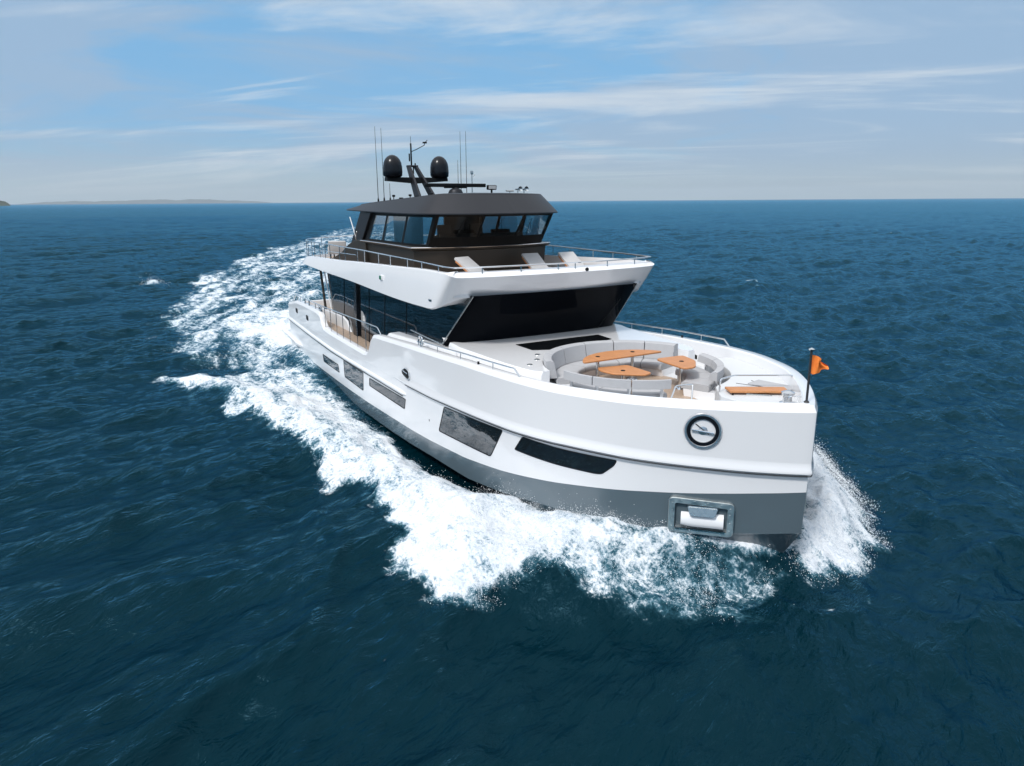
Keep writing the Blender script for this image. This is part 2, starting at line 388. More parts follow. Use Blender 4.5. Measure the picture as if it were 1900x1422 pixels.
# swim platform and the low shelf along the quarter
mb = MB(); mb.box((-29.6, 0, .66), (1.6, 6.7, .24), bev=.06)
for sgn in (1, -1):
    xs = np.linspace(-30.2, -26.2, 24); 
    rings = []
    for x in xs:
        k = min(1, (-26.2-x)/.8+.02); w = .16*k
        b = B(max(x, -28.9)); zz = .54+(-26.2-x)*.062
        rings.append([(x, sgn*(b-.05), zz+.10), (x, sgn*(b+w), zz+.06), (x, sgn*(b+w), zz-.04), (x, sgn*(b-.05), zz-.16)])
    mb.loft(rings, True, True)
mb.build('swim_platform', M['white'], YACHT)

# ---- things set in the hull side
def clip_round(poly, r, n=5):
    out = []; m = len(poly)
    for i in range(m):
        p = Vector(poly[i]); a = (Vector(poly[i-1])-p); b = (Vector(poly[(i+1) % m])-p)
        rr = min(r, a.length*.45, b.length*.45); p1 = p+a.normalized()*rr; p2 = p+b.normalized()*rr
        for t in np.linspace(0, 1, n): out.append(tuple(p1*(1-t)**2+p*2*t*(1-t)+p2*t*t))
    return out
def inset(poly, d):
    c = Vector((sum(p[0] for p in poly)/len(poly), sum(p[1] for p in poly)/len(poly))); out = []
    m = len(poly)
    for i in range(m):
        p = Vector(poly[i]); a = (p-Vector(poly[i-1])).normalized(); b = (Vector(poly[(i+1) % m])-p).normalized()
        na = Vector((-a.y, a.x)); nb = Vector((-b.y, b.x))
        nn = (na+nb); nn = nn/max(.3, nn.length_squared)*2*.5
        if nn.dot(c-p) < 0: nn = -nn
        out.append(tuple(p+nn*d))
    return out
def on_hull(poly, sgn, off, step=.12, hole=None):
    """flat shape in (x, z) laid on the curved hull side"""
    bm = bmesh.new()
    if hole is None: bm.faces.new([bm.verts.new((p[0], 0, p[1])) for p in poly])
    else:
        a = [bm.verts.new((p[0], 0, p[1])) for p in poly]; b = [bm.verts.new((p[0], 0, p[1])) for p in hole]
        for i in range(len(a)): j = (i+1) % len(a); bm.faces.new((a[i], a[j], b[j], b[i]))
    x0 = min(p[0] for p in poly); x1 = max(p[0] for p in poly)
    for x in np.arange(x0+step, x1, step):
        bmesh.ops.bisect_plane(bm, geom=bm.verts[:]+bm.edges[:]+bm.faces[:], plane_co=(x, 0, 0), plane_no=(1, 0, 0))
    mb = []
    for v in bm.verts: v.co.y = sgn*(float(B(v.co.x))+off)
    return bm
def solid(bm, sgn, t):
    """thickness inward"""
    r = bmesh.ops.extrude_face_region(bm, geom=bm.faces[:])
    for e in r['geom']:
        if isinstance(e, bmesh.types.BMVert): e.co.y -= sgn*t
    return bm
WINS = [([(-22.38, .93), (-19.92, .93), (-19.79, .60), (-22.24, .60)], .06), ([(-19.08, 1.29), (-16.57, 1.27), (-16.68, .54), (-19.04, .58)], .09),
        ([(-15.88, 1.22), (-12.29, 1.27), (-12.42, .90), (-15.92, .91)], .06), ([(-9.32, 1.77), (-6.01, 1.97), (-6.62, 1.09), (-9.75, .91)], .10),
        ([(-5.21, 2.03), (-2.69, 2.07), (-2.75, 1.93), (-3.0, 1.68), (-3.15, 1.655), (-5.53, 1.61)], .06)]
for sgn in (-1, 1):
    for poly, r in WINS:
        p = clip_round(poly, r); w = MB(); w.bm(solid(on_hull(p, sgn, .012, hole=inset(p, .042)), sgn, .06))
        wo = w.build('hull_window', M['black'], HULL, angle=40)
        g = MB().bm(on_hull(inset(p, .02), sgn, .004)); g.build('pane', M['hull_glass'], wo) if False else g.build('hull_glass_pane', M['hull_glass'], HULL)
    # small ports in the quarter
    for x0, z0 in ((-27.0, 2.27), (-24.86, 2.20)):
        p = clip_round([(x0-.20, z0+.13), (x0+.20, z0+.10), (x0+.20, z0-.13), (x0-.20, z0-.10)], .1)
        MB().bm(solid(on_hull(p, sgn, .012), sgn, .05)).build('quarter_port', M['black'], HULL)
    # fairlead with its bright ring
    p = clip_round([(-12.36, 2.25), (-12.02, 2.39), (-11.74, 2.33), (-11.69, 2.08), (-11.85, 2.01), (-12.32, 2.11)], .10, 5)
    fl = MB().bm(solid(on_hull(p, sgn, .085, hole=inset(p, .05)), sgn, .06)).build('fairlead', M['steel'], HULL)
    MB().bm(on_hull(inset(p, .045), sgn, .055)).build('hole', M['black'], fl)
    MB().tube([(-12.25, sgn*(B(-12.2)+.075), 2.24), (-11.86, sgn*(B(-11.9)+.075), 2.20)], .018, 8).build('roller', M['steel'], fl)
    # drain
    p = [(-10.42+.025*math.cos(a), 1.06+.04*math.sin(a)) for a in np.arange(12)/12*2*math.pi]
    MB().bm(on_hull(p, sgn, .006)).build('drain', M['black'], HULL)
def frame_at(x, z, sgn, tilt=0.0):
    """local frame on the hull: X along the hull to the bow, Y up, Z outward"""
    e = .02; t = Vector((2*e, sgn*(B(x+e)-B(x-e)), 0)).normalized(); n = Vector((-t.y, t.x, 0))*(1 if sgn > 0 else -1)
    up = Vector((0, 0, 1)); c = Vector((x, sgn*B(x), z))
    ax = up.cross(n)
    return Matrix(((ax.x, up.x, n.x, c.x), (ax.y, up.y, n.y, c.y), (ax.z, up.z, n.z, c.z), (0, 0, 0, 1)))
def ring(mb, T, r0, r1, z0, z1, n=48):
    prof = [(r0, z0), (r1, z0), (r1, z1), (r0, z1)]
    rings = [[T @ Vector((r*math.cos(2*math.pi*k/n), r*math.sin(2*math.pi*k/n), z)) for k in range(n)] for r, z in prof]
    return mb.loft(rings, True, False, True)
for sgn in (-1, 1):
    T = frame_at(-1.335, 2.945, sgn)
    po = MB()
    n = 64; prof = [(.300, -.10), (.375, -.10), (.378, .05), (.360, .085), (.325, .085), (.305, .06)]
    po.loft([[T @ Vector((r*math.cos(2*math.pi*k/n), r*math.sin(2*math.pi*k/n), z)) for k in range(n)] for r, z in prof], True, False, True)
    PO = po.build('porthole', M['dish'], HULL, angle=50)
    ring(MB(), T, .246, .330, -.08, .072, 64).build('gasket', M['black_gloss'], PO)
    d = MB(); prof = [(0.0001, .055), (.08, .048), (.15, .028), (.20, .006), (.25, -.02)]
    d.loft([[T @ Vector((r*math.cos(2*math.pi*k/n), r*math.sin(2*math.pi*k/n), z)) for k in range(n)] for r, z in prof], True)
    d.build('dish', M['dish'], PO, angle=60)
    MB().tube([T @ Vector((-.22, .025, .085)), T @ Vector((.22, -.025, .085))], .020, 10).build('bar', M['steel'], PO)
    MB().tube([T @ Vector((-.15, .14, .05)), T @ Vector((.12, -.06, .065))], .009, 6).build('bar', M['black'], PO)
    # anchor pocket
    T = frame_at(-1.29, 1.07, sgn)
    o = clip_round([(-.66, .40), (.66, .36), (.66, -.39), (-.66, -.39)], .12, 6); i_ = clip_round([(-.53, .28), (.53, .24), (.53, -.29), (-.53, -.29)], .04, 6)
    a = MB(); n = len(o)
    rings = [[T @ Vector((p[0], p[1], z)) for p in q] for q, z in ((o, -.35), (o, .055), (inset(o, .02), .07), (i_, .07), (i_, -.32))]
    a.loft(rings, True, False)
    bo = a
    for px_, py_ in [(-.58, y) for y in (-.25, -.08, .1, .27)]+[(.58, y) for y in (-.25, -.08, .1, .24)]+[(x, .325-x*.03) for x in (-.4, -.13, .13, .4)]:
        bo.lathe([(.0001, .072), (.018, .072), (.016, .082), (.0001, .084)], (0, 0, 0), 8, None); k = 8*4
        bo.v[-k:] = [tuple(T @ (Vector(v)+Vector((px_, py_, 0)))) for v in bo.v[-k:]]
    AP = a.build('anchor_pocket', M['pocket'], HULL, angle=30)
    MB().add([T @ Vector((p[0], p[1], -.30)) for p in i_], [tuple(range(n))]).build('back_plate', M['dark_under'], AP)
    if sgn < 0 or True:
        c = MB(); rr = []
        for x in np.linspace(-.40, .46, 12):
            prof = [(.09, -.04), (.03, .035), (-.06, .075), (-.14, .085), (-.21, .075), (-.25, .03), (-.25, -.25), (.14, -.25)]
            k = 1-.12*(x < -.2)*(-.2-x)/.2
            rr.append([T @ Vector((x, y*k, z)) for y, z in prof])
        c.loft(rr, True, True)
        c.build('anchor_crown', M['white'], AP, angle=50)
        b = MB(); bm = bmesh.new(); bmesh.ops.create_cube(bm, size=1)
        for v in bm.verts:
            w = .62 if v.co.y > 0 else .50
            v.co = Vector((v.co.x*w+.03, v.co.y*.20+.14, v.co.z*.22-.02+(.05 if v.co.y < 0 else 0)))
        bmesh.ops.bevel(bm, geom=bm.edges[:], offset=.02, segments=2, affect='EDGES'); b.bm(bm, T); b.build('anchor_shank', M['steel_dull'], AP, angle=30)
        lip = MB(); lip.box((0, 0, 0), (1.0, .03, .04)); lip.v = [tuple(T @ Vector((v[0], v[1]-.285, v[2]+.075))) for v in lip.v]; lip.build('sill', M['steel'], AP)

# ---- decks
def deck_poly(x0, x1, ins, z):
    xs = [x for x in PX if x0 < x < x1]; xs = [x0]+xs+([x1] if x1 < -.3 else [])
    p = [(x, max(0.0, float(B(x))-ins)) for x in xs]
    return [(x, y, z) for x, y in p]+[(x, -y, z) for x, y in p[::-1]]
def flat(name, poly, m, parent):
    return MB().add(poly, [tuple(range(len(poly)))]).build(name, m, parent)
flat('side_deck', deck_poly(-28.7, -12.0, .2, 2.06), M['deck_teak'], YACHT)
FD = 2.70
flat('foredeck', deck_poly(-13.0, -.35, .22, FD), M['white_deck'], YACHT)
# inner faces of the bulwark liner round the bow are the hull mesh; a lining up to the cap

def bent(pts, rad=.08):
    out = []
    P_ = [Vector(p) for p in pts]
    for i, p in enumerate(P_):
        if i in (0, len(P_)-1): out.append(p); continue
        a = P_[i-1]-p; b = P_[i+1]-p; rr = min(rad, a.length*.4, b.length*.4)
        p1 = p+a.normalized()*rr; p2 = p+b.normalized()*rr
        for t in np.linspace(0, 1, 5): out.append(p1*(1-t)**2+p*2*t*(1-t)+p2*t*t)
    return out

# ---- saloon: mirrored sides, reverse-raked windscreen
def mirror_pts(half):            # half: from centre line forward round to starboard aft, y >= 0 given as positive
    return [(x, -y, z) for x, y, z in half[::-1]]+[(x, y, z) for x, y, z in half[1:]]
FB = [(-9.80, 0, 3.30), (-9.82, 1.0, 3.30), (-9.88, 2.0, 3.30), (-10.0, 2.75, 3.30), (-10.42, 3.14, 3.30)]
FT = [(-8.62, 0, 4.92), (-8.66, 1.0, 4.92), (-8.74, 2.0, 4.92), (-8.80, 2.60, 4.92), (-8.86, 2.88, 4.92)]
mb = MB(); mb.loft([mirror_pts(FB), mirror_pts(FT)], False)
WS = mb.build('windscreen', M['front_glass'], YACHT, angle=25)
for sgn in (1, -1): MB().tube(bent([(-13.4, sgn*2.94, 3.30), (-10.44, sgn*3.16, 3.33), (-8.86, sgn*2.90, 4.9)], .1), .018, 6).build('corner_seal', M['steel_dull'], WS)
# wiper
for y in (1.75,):
    MB().tube([(-9.79, y+.3, 3.42), (-9.2, y+.55, 4.2), (-9.0, y+.62, 4.45)], .014, 6).build('wiper', M['black'], WS)
for sgn in (1, -1):
    # side glass in bays
    xs = [-24.0, -22.1, -20.1, -18.3, -16.3, -13.9, -10.42]
    def yb(x, z): return np.interp(x, [-24, -10.42], [2.50, 3.14])*(1)+np.interp(z, [1.9, 4.6], [0, -.16])
    for a, b in zip(xs[:-1], xs[1:]):
        p = [(a+.006, 1.9), (b-.006, 1.9), (b-.006+(.0 if b > -11 else 0), 4.72), (a+.006, 4.72)]
        if b > -11: p = [(a+.006, 1.9), (-11.8, 1.9), (-10.43, 3.28), (-8.86, 4.92), (a+.006, 4.75)]
        if a < -23: p = [(a+.2, 1.9), (b-.006, 1.9), (b-.006, 4.75), (a-1.3, 4.75)]
        MB().add([(x, sgn*(yb(x, z) if not (x > -10 and z > 4.8) else 2.885), z) for x, z in p], [tuple(range(len(p)))]).build('side_window', M['side_glass'], YACHT, flat=True)
    for a in xs[1:-1]: MB().tube([(a, sgn*(yb(a, 1.9)+.004), 1.95), (a, sgn*(yb(a, 4.7)+.004), 4.7)], .014, 4).build('mullion', M['black'], YACHT)
    pl = [(-20.30, 1.9), (-19.72, 1.9), (-19.9, 4.7), (-20.18, 4.7)]
    c = MB(); c.add([(x, sgn*(y+yb(x, z)), z) for y in (-.06, .10) for x, z in pl], [(0, 1, 2, 3), (7, 6, 5, 4), (0, 4, 5, 1), (1, 5, 6, 2), (2, 6, 7, 3), (3, 7, 4, 0)])
    c.build('pillar', M['black_gloss'], YACHT, bevel=.02)
    # aft wing screen: post, clear leaf and white rail edge
    MB().tube([(-25.75, sgn*2.5, 4.7), (-25.1, sgn*2.5, 1.95)], .06, 8).build('support_post', M['bronze'], YACHT)
    MB().tube([(-25.45, sgn*2.44, 4.72), (-23.85, sgn*2.52, 1.95)], .03, 6).build('wing_edge', M['white'], YACHT)
    # white wing wall on the side deck
    w = MB(); pr = [(-27.0, 1.9), (-20.65, 1.9), (-21.35, 2.48), (-21.9, 2.60), (-27.0, 2.52)]
    w.add([(x, sgn*y, z) for y in (2.60, 2.70) for x, z in pr], [(0, 1, 2, 3, 4), (9, 8, 7, 6, 5)]+[(i, (i+1) % 5, 5+(i+1) % 5, 5+i) for i in range(5)])
    w.build('wing_wall', M['white'], YACHT, bevel=.03)
    # raised coaming along the forward saloon side
    xs = np.concatenate([np.linspace(-15.05, -14.6, 7), np.linspace(-14.2, -9.5, 16)])
    rings = []
    for x in xs:
        k = min(1, max(0, (x+15.05)/.45)); t = 2.62+.42*math.sqrt(max(0, 1-(1-k)**2)); t += max(0, x+14.6)*.052
        yo = np.interp(x, [-15, -12, -9.5], [3.27, 3.24, 3.16]); yi = np.interp(x, [-15, -13.9, -10.4, -9.5], [2.75, 2.80, 3.0, 2.8])
        rings.append([(x, sgn*yo, 1.9), (x, sgn*yo, t-.07), (x, sgn*(yo-.05), t-.01), (x, sgn*(yo-.10), t), (x, sgn*yi, t+.01), (x, sgn*yi, 1.9)])
    MB().loft(rings, True, True).build('coaming', M['white'], YACHT, angle=40)
mb = MB(); mb.box((-24.0, 0, 3.2), (.1, 4.8, 2.7)); mb.build('aft_bulkhead', M['black_gloss'], YACHT)

# ---- foredeck trunk: slopes from the windscreen to the seating, cut round by the sofa
SC = (-5.45, 0.0)                     # centre of the round seating
SR = 2.36
def trunk_z(x): return float(np.interp(x, [-10.3, -9.72, -9.6, -8.0, -5.6], [3.44, 3.44, 3.41, 3.38, 3.35]))
outl = [(-10.1, 0), (-10.1, 3.05), (-9.6, 3.06), (-8.5, 2.98), (-7.4, 2.90), (-6.5, 2.78), (-6.0, 2.66), (-5.86, 2.52)]
arc = [(SC[0]+SR*math.cos(a), SC[1]+SR*math.sin(a)) for a in np.linspace(R(100), R(180), 15)]
mb = MB(); rows = []
for sgn in (1, -1):
    # strips between the outer outline and the sofa recess, as rings of quads
    outer = crom(outl[1:], 4); m = 15
    ti = np.linspace(0, 1, m); seg = np.concatenate([[0], np.cumsum(np.linalg.norm(np.diff(outer, axis=0), axis=1))]); 
    o2 = np.stack([np.interp(ti*seg[-1], seg, outer[:, k]) for k in (0, 1)], 1)
    inner = np.array(arc[::-1])                      # from aft centre to the side end
    b = []; 
    back = np.array([(-10.1, y) for y in np.linspace(0, 3.05, 8)])
    path_o = np.vstack([back, o2[1:]]); k = len(path_o)
    ii = np.linspace(0, 1, k); path_i = np.stack([np.interp(ii, np.linspace(0, 1, m), inner[:, c]) for c in (0, 1)], 1)
    rings = []
    for w in np.linspace(0, 1, 7):
        q = path_o*(1-w)+path_i*w; rings.append([(x, sgn*y, trunk_z(x)) for x, y in q])
    side = [(x, sgn*(y+.05), trunk_z(x)-.10) for x, y in path_o]; side2 = [(x, sgn*(y+.07), 1.9) for x, y in path_o]
    rings = [side2, side]+[[(x, sgn*(y+.018), trunk_z(x)-.025) for x, y in path_o]]+rings+[[(x, sgn*y, FD) for x, y in path_i]]
    mb.loft(rings, False)
    e = [r[-1] for r in rings]; mb.add(e, [tuple(range(len(e)))])
TR = mb.build('foredeck_trunk', M['white'], YACHT, angle=45)
mb = MB(); mb.loft([mirror_pts([(x+.05, y*1.0, 3.435) for x, y, z in FB]), mirror_pts([(x+.05, y, 3.50) for x, y, z in FB]), mirror_pts([(x-.05, y, 3.53) for x, y, z in FB])], False)
mb.build('windscreen_sill', M['white'], TR, angle=50)
sk = clip_round([(-8.98, -1.50), (-8.08, -1.46), (-7.86, -.9), (-8.02, .0), (-8.06, .9), (-8.22, 1.46), (-8.98, 1.50)], .06)
MB().add([(x, y, trunk_z(x)+.006) for x, y in sk], [tuple(range(len(sk)))]).build('skylight', M['sky_glass'], TR, flat=True)
for x, y in ((-7.55, -1.62), (-6.65, -2.42), (-7.55, 1.62), (-6.65, 2.42), (-7.05, -1.95)):
    MB().lathe([(.0001, .018), (.045, .018), (.07, .012), (.075, 0)], (x, y, trunk_z(x)), 14).build('deck_filler', M['steel_dull'], TR)
for sgn in (1, -1):
    MB().box((-6.02, sgn*2.745, 3.10), (.20, .03, .12), rz=sgn*-.32, bev=.01).build('vent', M['black'], TR)
    MB().lathe([(.0001, 0), (.05, 0), (.05, .05), (.03, .06)], (-6.6, sgn*2.95, 2.98), 12, Matrix.Rotation(R(90)*-sgn, 3, 'X')).build('socket', M['steel_dull'], TR)

# ---- bow working platform
def bow_poly():
    xs = [x for x in PX if x > -5.3]; st = [(x, max(0, B(x)-.27)) for x in xs if x < -.45]
    return st
q = bow_poly()
poly = [(x, y) for x, y in q]+[(-.55, .0), (-2.35, -.05), (-3.0, .45)]+[(SC[0]+2.44*math.cos(a), SC[1]+2.44*math.sin(a)) for a in np.linspace(R(14), R(86), 12)]
mb = MB(); mb.prism(poly, FD-.02, 3.20); BP = mb.build('bow_platform', M['white_deck'], YACHT, bevel=.02)
def lines(mb, pts, z, r=.008): mb.tube([(x, y, z) for x, y in pts], r, 4)
mb = MB(); lines(mb, [(-2.98, 1.62), (-2.2, 1.45), (-1.62, 1.75), (-2.15, 1.98)], 3.203); lines(mb, [(-2.98, 1.1), (-2.2, 1.45)], 3.203); mb.build('hatch_seam', M['rubber'], BP)
mb = MB(); mb.box((-2.35, 1.62, 3.214), (1.0, .5, .028), rz=.2, bev=.01); mb.build('hatch', M['cushion'], BP)
a = Vector((-2.62, .34)); b_ = Vector((-1.60, 1.36)); ax = (b_-a).normalized(); nx = Vector((-ax.y, ax.x))
wp = [a, a+ax*.25-nx*.24, b_-nx*.30, b_, b_+nx*.02]
mb = MB(); mb.prism([(-2.64, .36), (-2.30, .18), (-1.64, 1.20), (-1.66, 1.33), (-1.92, 1.49)], 3.245, 3.30)
mb.build('bow_seat', M['teak'], YACHT, bevel=.012)
mb = MB(); mb.box((-2.02, .78, 3.20), (.55, .22, .06), rz=math.atan2(ax.y, ax.x), bev=.01); mb.build('seat_bracket', M['steel_dull'], YACHT)
mb = MB(); mb.tube([(-2.28, .24, 3.12), (-2.26, .22, 3.24)], .02, 6); mb.build('latch', M['black'], YACHT)
def rail(pts, r=.019, name='handrail', m='steel', parent=None): return MB().tube(crom(pts, 6) if len(pts) > 2 else pts, r, 8).build(name, M[m], parent or YACHT)
MB().tube(bent([(-2.62, .18, 2.7), (-2.62, .18, 3.50), (-2.66, .70, 3.52), (-1.97, 1.82, 3.52), (-1.95, 1.88, 3.2)]), .019, 8).build('bow_rail', M['steel'], YACHT)
MB().tube([(-2.62, .18, 3.05), (-2.2, .55, 3.12)], .012, 6).build('brace', M['steel'], YACHT)
MB().tube(bent([(-2.35, -1.72, 2.95), (-2.98, -.82, 3.40), (-2.9, -.38, 3.40), (-2.55, -.75, 2.9)]), .02, 8).build('gate_rail', M['steel'], YACHT)
# windlass by the stem
mb = MB(); mb.lathe([(.0001, 0), (.16, 0), (.16, .05), (.10, .08), (.09, .2), (.14, .24), (.14, .28), (.05, .32), (.0001, .32)], (-1.12, .62, 3.20), 20); WL = mb.build('windlass', M['steel'], YACHT)
MB().tube(bent([(-.95, .42, 3.2), (-.95, .42, 3.46), (-.75, .66, 3.46), (-.75, .66, 3.2)]), .014, 6).build('hoop', M['steel'], WL)

# ---- fore bulwark rails and mooring gear
def along(xs, sgn, ins, dz): return [(x, sgn*(B(x)+.04-ins), z_cap(x)+.125+dz) for x in xs]
for sgn in (1, -1):
    xs = np.linspace(-11.1, -5.65, 22)
    GR = MB().tube([(-11.1, sgn*(B(-11.1)-.09), z_cap(-11.1)+.12)]+along(xs, sgn, .13, .175)+[(-5.42, sgn*(B(-5.42)-.09), z_cap(-5.42)+.12)], .020, 8).build('bulwark_rail', M['steel'], YACHT)
    for x in (-11.0, -9.85, -8.35, -6.6):
        MB().tube([(x, sgn*(B(x)-.09), z_cap(x)+.12), (x, sgn*(B(x)-.09), z_cap(x)+.30)], .014, 6).build('stanchion', M['steel'], GR)
    MB().lathe([(.0001, 0), (.03, 0), (.03, .07), (.0001, .075)], (-7.4, sgn*(B(-7.4)-.12), z_cap(-7.4)+.125), 10).build('filler_cap', M['black'], GR)
    for x, z0 in ((-11.25, 3.18), (-22.9, 2.72)):
        y0 = B(x)-.16
        c = MB(); c.tube(bent([(x-.14, sgn*y0, z0-.05), (x-.14, sgn*y0, z0+.30), (x+.14, sgn*y0, z0+.30), (x+.14, sgn*y0, z0-.05)], .12), .03, 8)
        c.tube([(x-.26, sgn*y0, z0+.10), (x+.26, sgn*y0, z0+.10)], .025, 8)
        c.build('bollard', M['steel'], YACHT)
    # side-deck gate rail in the bulwark gap
    xs = np.linspace(-23.2, -14.95, 20)
    rz = lambda x: float(np.interp(x, [-27.3, -23, -14.9], [3.0, 3.04, 3.22]))
    SR_ = MB().tube(bent([(-28.2, sgn*(B(-28.2)-.1), 2.5), (-27.4, sgn*(B(-27.4)-.1), 3.0)]+[(x, sgn*(B(x)-.10), rz(x)) for x in (-25, -22.5, -20, -17.5, -15)]+[(-14.55, sgn*(B(-14.5)-.1), 2.94)], .15), .022, 8).build('side_rail', M['steel'], YACHT)
    MB().tube([(x, sgn*(B(x)-.10), 2.14+.06) for x in (-22.1, -20, -18, -16)], .010, 6) 
    for x in (-21.9, -21.0, -20.1, -19.2, -18.3, -17.35, -16.35):
        MB().tube([(x, sgn*(B(x)-.10), z_cap(x)+.1), (x, sgn*(B(x)-.10), rz(x))], .014, 6).build('stanchion', M['steel'], SR_)
    for x in (-27.1, -26.4, -25.5, -25.4, -24.7, -24.6, -23.5):
        MB().tube([(x, sgn*(B(x)-.10), z_cap(x)+.1), (x, sgn*(B(x)-.10), rz(x))], .014 if x not in (-25.5, -25.4, -24.7, -24.6) else .025, 6).build('stanchion', M['steel'], SR_)

# ---- upper deck: a broad white wing with a raised lip
# (x, y) and heights along the rim: starboard-handed half from the aft centre to the front centre
RIM = [  # top x, top y, z top,   bottom x, bottom y, z bottom
    (-27.4, 0.0, 4.96, -27.7, 0.0, 4.74), (-27.1, 1.2, 4.96, -27.4, 1.2, 4.74), (-26.3, 2.3, 4.97, -26.6, 2.4, 4.74), (-25.2, 3.15, 5.0, -25.5, 3.25, 4.75),
    (-24.2, 3.50, 5.06, -24.55, 3.60, 4.76), (-23.3, 3.56, 5.12, -23.5, 3.65, 4.72), (-21.0, 3.56, 5.18, -21.0, 3.66, 4.65), (-19.0, 3.56, 5.23, -19.0, 3.66, 4.62), (-16.8, 3.56, 5.32, -16.8, 3.66, 4.57),
    (-14.6, 3.56, 5.39, -14.6, 3.67, 4.50), (-13.0, 3.56, 5.44, -13.0, 3.68, 4.46), (-11.6, 3.56, 5.49, -11.6, 3.69, 4.45), (-10.6, 3.57, 5.52, -10.7, 3.70, 4.46), (-9.7, 3.58, 5.53, -10.15, 3.71, 4.47),
    (-9.15, 3.58, 5.53, -9.86, 3.70, 4.50), (-8.86, 3.56, 5.50, -9.64, 3.62, 4.56), (-8.77, 3.44, 5.46, -9.45, 3.46, 4.64), (-8.72, 3.25, 5.45, -9.28, 3.26, 4.74), (-8.66, 2.98, 5.45, -9.10, 3.00, 4.83),
    (-8.57, 2.50, 5.45, -8.96, 2.50, 4.87), (-8.49, 1.80, 5.45, -8.84, 1.80, 4.88), (-8.43, 0.9, 5.45, -8.74, .9, 4.885), (-8.41, 0.0, 5.45, -8.70, 0, 4.89)]
RM = crom(RIM, 3)
def rim_norm(q):
    t = np.gradient(q, axis=0); t /= np.linalg.norm(t, axis=1)[:, None]
    return np.stack([-t[:, 1], t[:, 0]], 1)      # towards the outside of the +y half
tp = RM[:, :2]; tz = RM[:, 2]; bt = RM[:, 3:5]; bz = RM[:, 5]
nn = rim_norm(tp)
if nn[len(nn)//2][1] < 0: nn = -nn
nn[0] = (-1, 0); nn[-1] = (1, 0)
fr = sstep(-9.3, -8.7, tp[:, 0])             # the front has a wide sloping cap
cap_in = 0.05+0.16*fr; cap_up = 0.03+0.10*fr
def rr_(d, z): return [(x, max(0, y), zz) for (x, y), zz in zip(tp-nn*np.broadcast_to(d, (len(tp),))[:, None], np.broadcast_to(z, (len(tp),)))]
mid1 = [(x, y, z) for (x, y), z in zip(bt*.5+tp*.5+nn*.012, bz*.5+tz*.5)]
UDZ = 4.86
levels_u = [[(x*.985-.15, y*.80, z+.0) for (x, y), z in zip(bt, np.maximum(bz, 4.60)+.04)], [(x, y, z) for (x, y), z in zip(bt-nn*.06, bz-.005)], [(x, y, z) for (x, y), z in zip(bt, bz+.03)], mid1, rr_(0.0, tz), rr_(cap_in, tz+cap_up), rr_(cap_in+.10, tz+cap_up+.005), rr_(cap_in+.13+.55*fr, UDZ)]
UD = shell(levels_u, 'upper_deck', M['white'], YACHT, crease=(1, 2, 4, 5, 6), angle=26)
pl = rr_(cap_in+.12+.55*fr, UDZ+.004); poly = pl+[(x, -y, z) for x, y, z in pl[::-1]][1:-1]
MB().add(poly, [tuple(range(len(poly)))]).build('sun_deck_floor', M['deck_teak'], UD, flat=True)
pl = levels_u[0]; poly = pl+[(x, -y, z) for x, y, z in pl[::-1]][1:-1]
MB().add(poly, [tuple(range(len(poly)))]).build('soffit', M['white'], UD, flat=True)
for sgn in (1, -1):
    nl = MB().box((-14.05, sgn*3.63, 5.02), (.26, .06, .17), bev=.02).build('navigation_light', M['white'], UD)
    MB().box((-14.10, sgn*3.668, 5.02), (.13, .03, .13), bev=.012).build('lens', M['green'] if sgn < 0 else mat('red lens', (.25, .01, .01), .15), nl)
    MB().box((-9.98, sgn*3.69, 4.74), (.20, .03, .06), bev=.01).build('courtesy_light', M['steel_dull'], UD)
MB().lathe([(.0001, 0), (.05, 0), (.05, .05), (.02, .07)], (-8.44, .62, 5.50), 12, Matrix.Rotation(R(70), 3, 'Y')).build('searchlight', M['black'], UD)
# guard rails of the upper deck
Hh = lambda x: float(np.interp(x, [-28, -16, -11.5, -9, -8], [5.80, 5.79, 5.745, 5.71, 5.70]))
half = [(p[0], p[1]) for p in (tp-nn*(cap_in*.6+.02)[:, None])]
full = [(x, -y) for x, y in half[::-1]]+half[1:]      # front centre -> starboard -> aft ... both sides
path = [(x, y, Hh(x)) for x, y in ([(x, -y) for x, y in half]+[(x, y) for x, y in half[::-1][1:]])]
UR = MB().tube(path, .021, 8).build('guard_rail', M['steel'], YACHT)
zt_of = lambda x, y: float(np.interp(x, tp[4:, 0], tz[4:])) if x > -24.2 else 5.0
posts = [(x, 3.50) for x in (-24.25, -23.5, -22.7, -21.9, -21.0, -20.1, -19.1, -18.1, -17.0, -15.9, -14.7, -13.4, -12.1, -10.8, -9.6)]
def rim_pt(x=None, y=None):
    P_ = np.array(half); i = np.argmin(abs(P_[:, 0]-x)+(P_[:, 1] < 3.2)*9) if x is not None else len(P_)-1-np.argmin(abs(P_[::-1][:18, 1]-y))
    return P_[i], tz[i]+cap_up[i]*.5
for sgn in (1, -1):
    for x, _ in posts:
        (px, py), z0 = rim_pt(x=x); MB().tube([(px, sgn*py, z0), (px, sgn*py, Hh(px))], .015, 6).build('stanchion', M['steel'], UR)
    for y in (2.6, 1.5, .4):
        (px, py), z0 = rim_pt(y=y); MB().tube([(px, sgn*py, z0), (px, sgn*py, Hh(px))], .015, 6).build('stanchion', M['steel'], UR)
    MB().tube([(x, sgn*3.50, np.interp(x, [-24.2, -17], [5.44, 5.58])) for x in np.linspace(-24.2, -17.0, 9)], .013, 6).build('mid_rail', M['steel'], UR)
for y in (-2.9, -2.2, -1.1, 0, 1.1, 2.2, 2.9):
    x = float(np.interp(abs(y), [0, 1.2, 2.3, 3.15], [-27.25, -26.95, -26.15, -25.1])); MB().tube([(x, y, 4.97), (x, y, 5.80)], .015, 6).build('stanchion', M['steel'], UR)

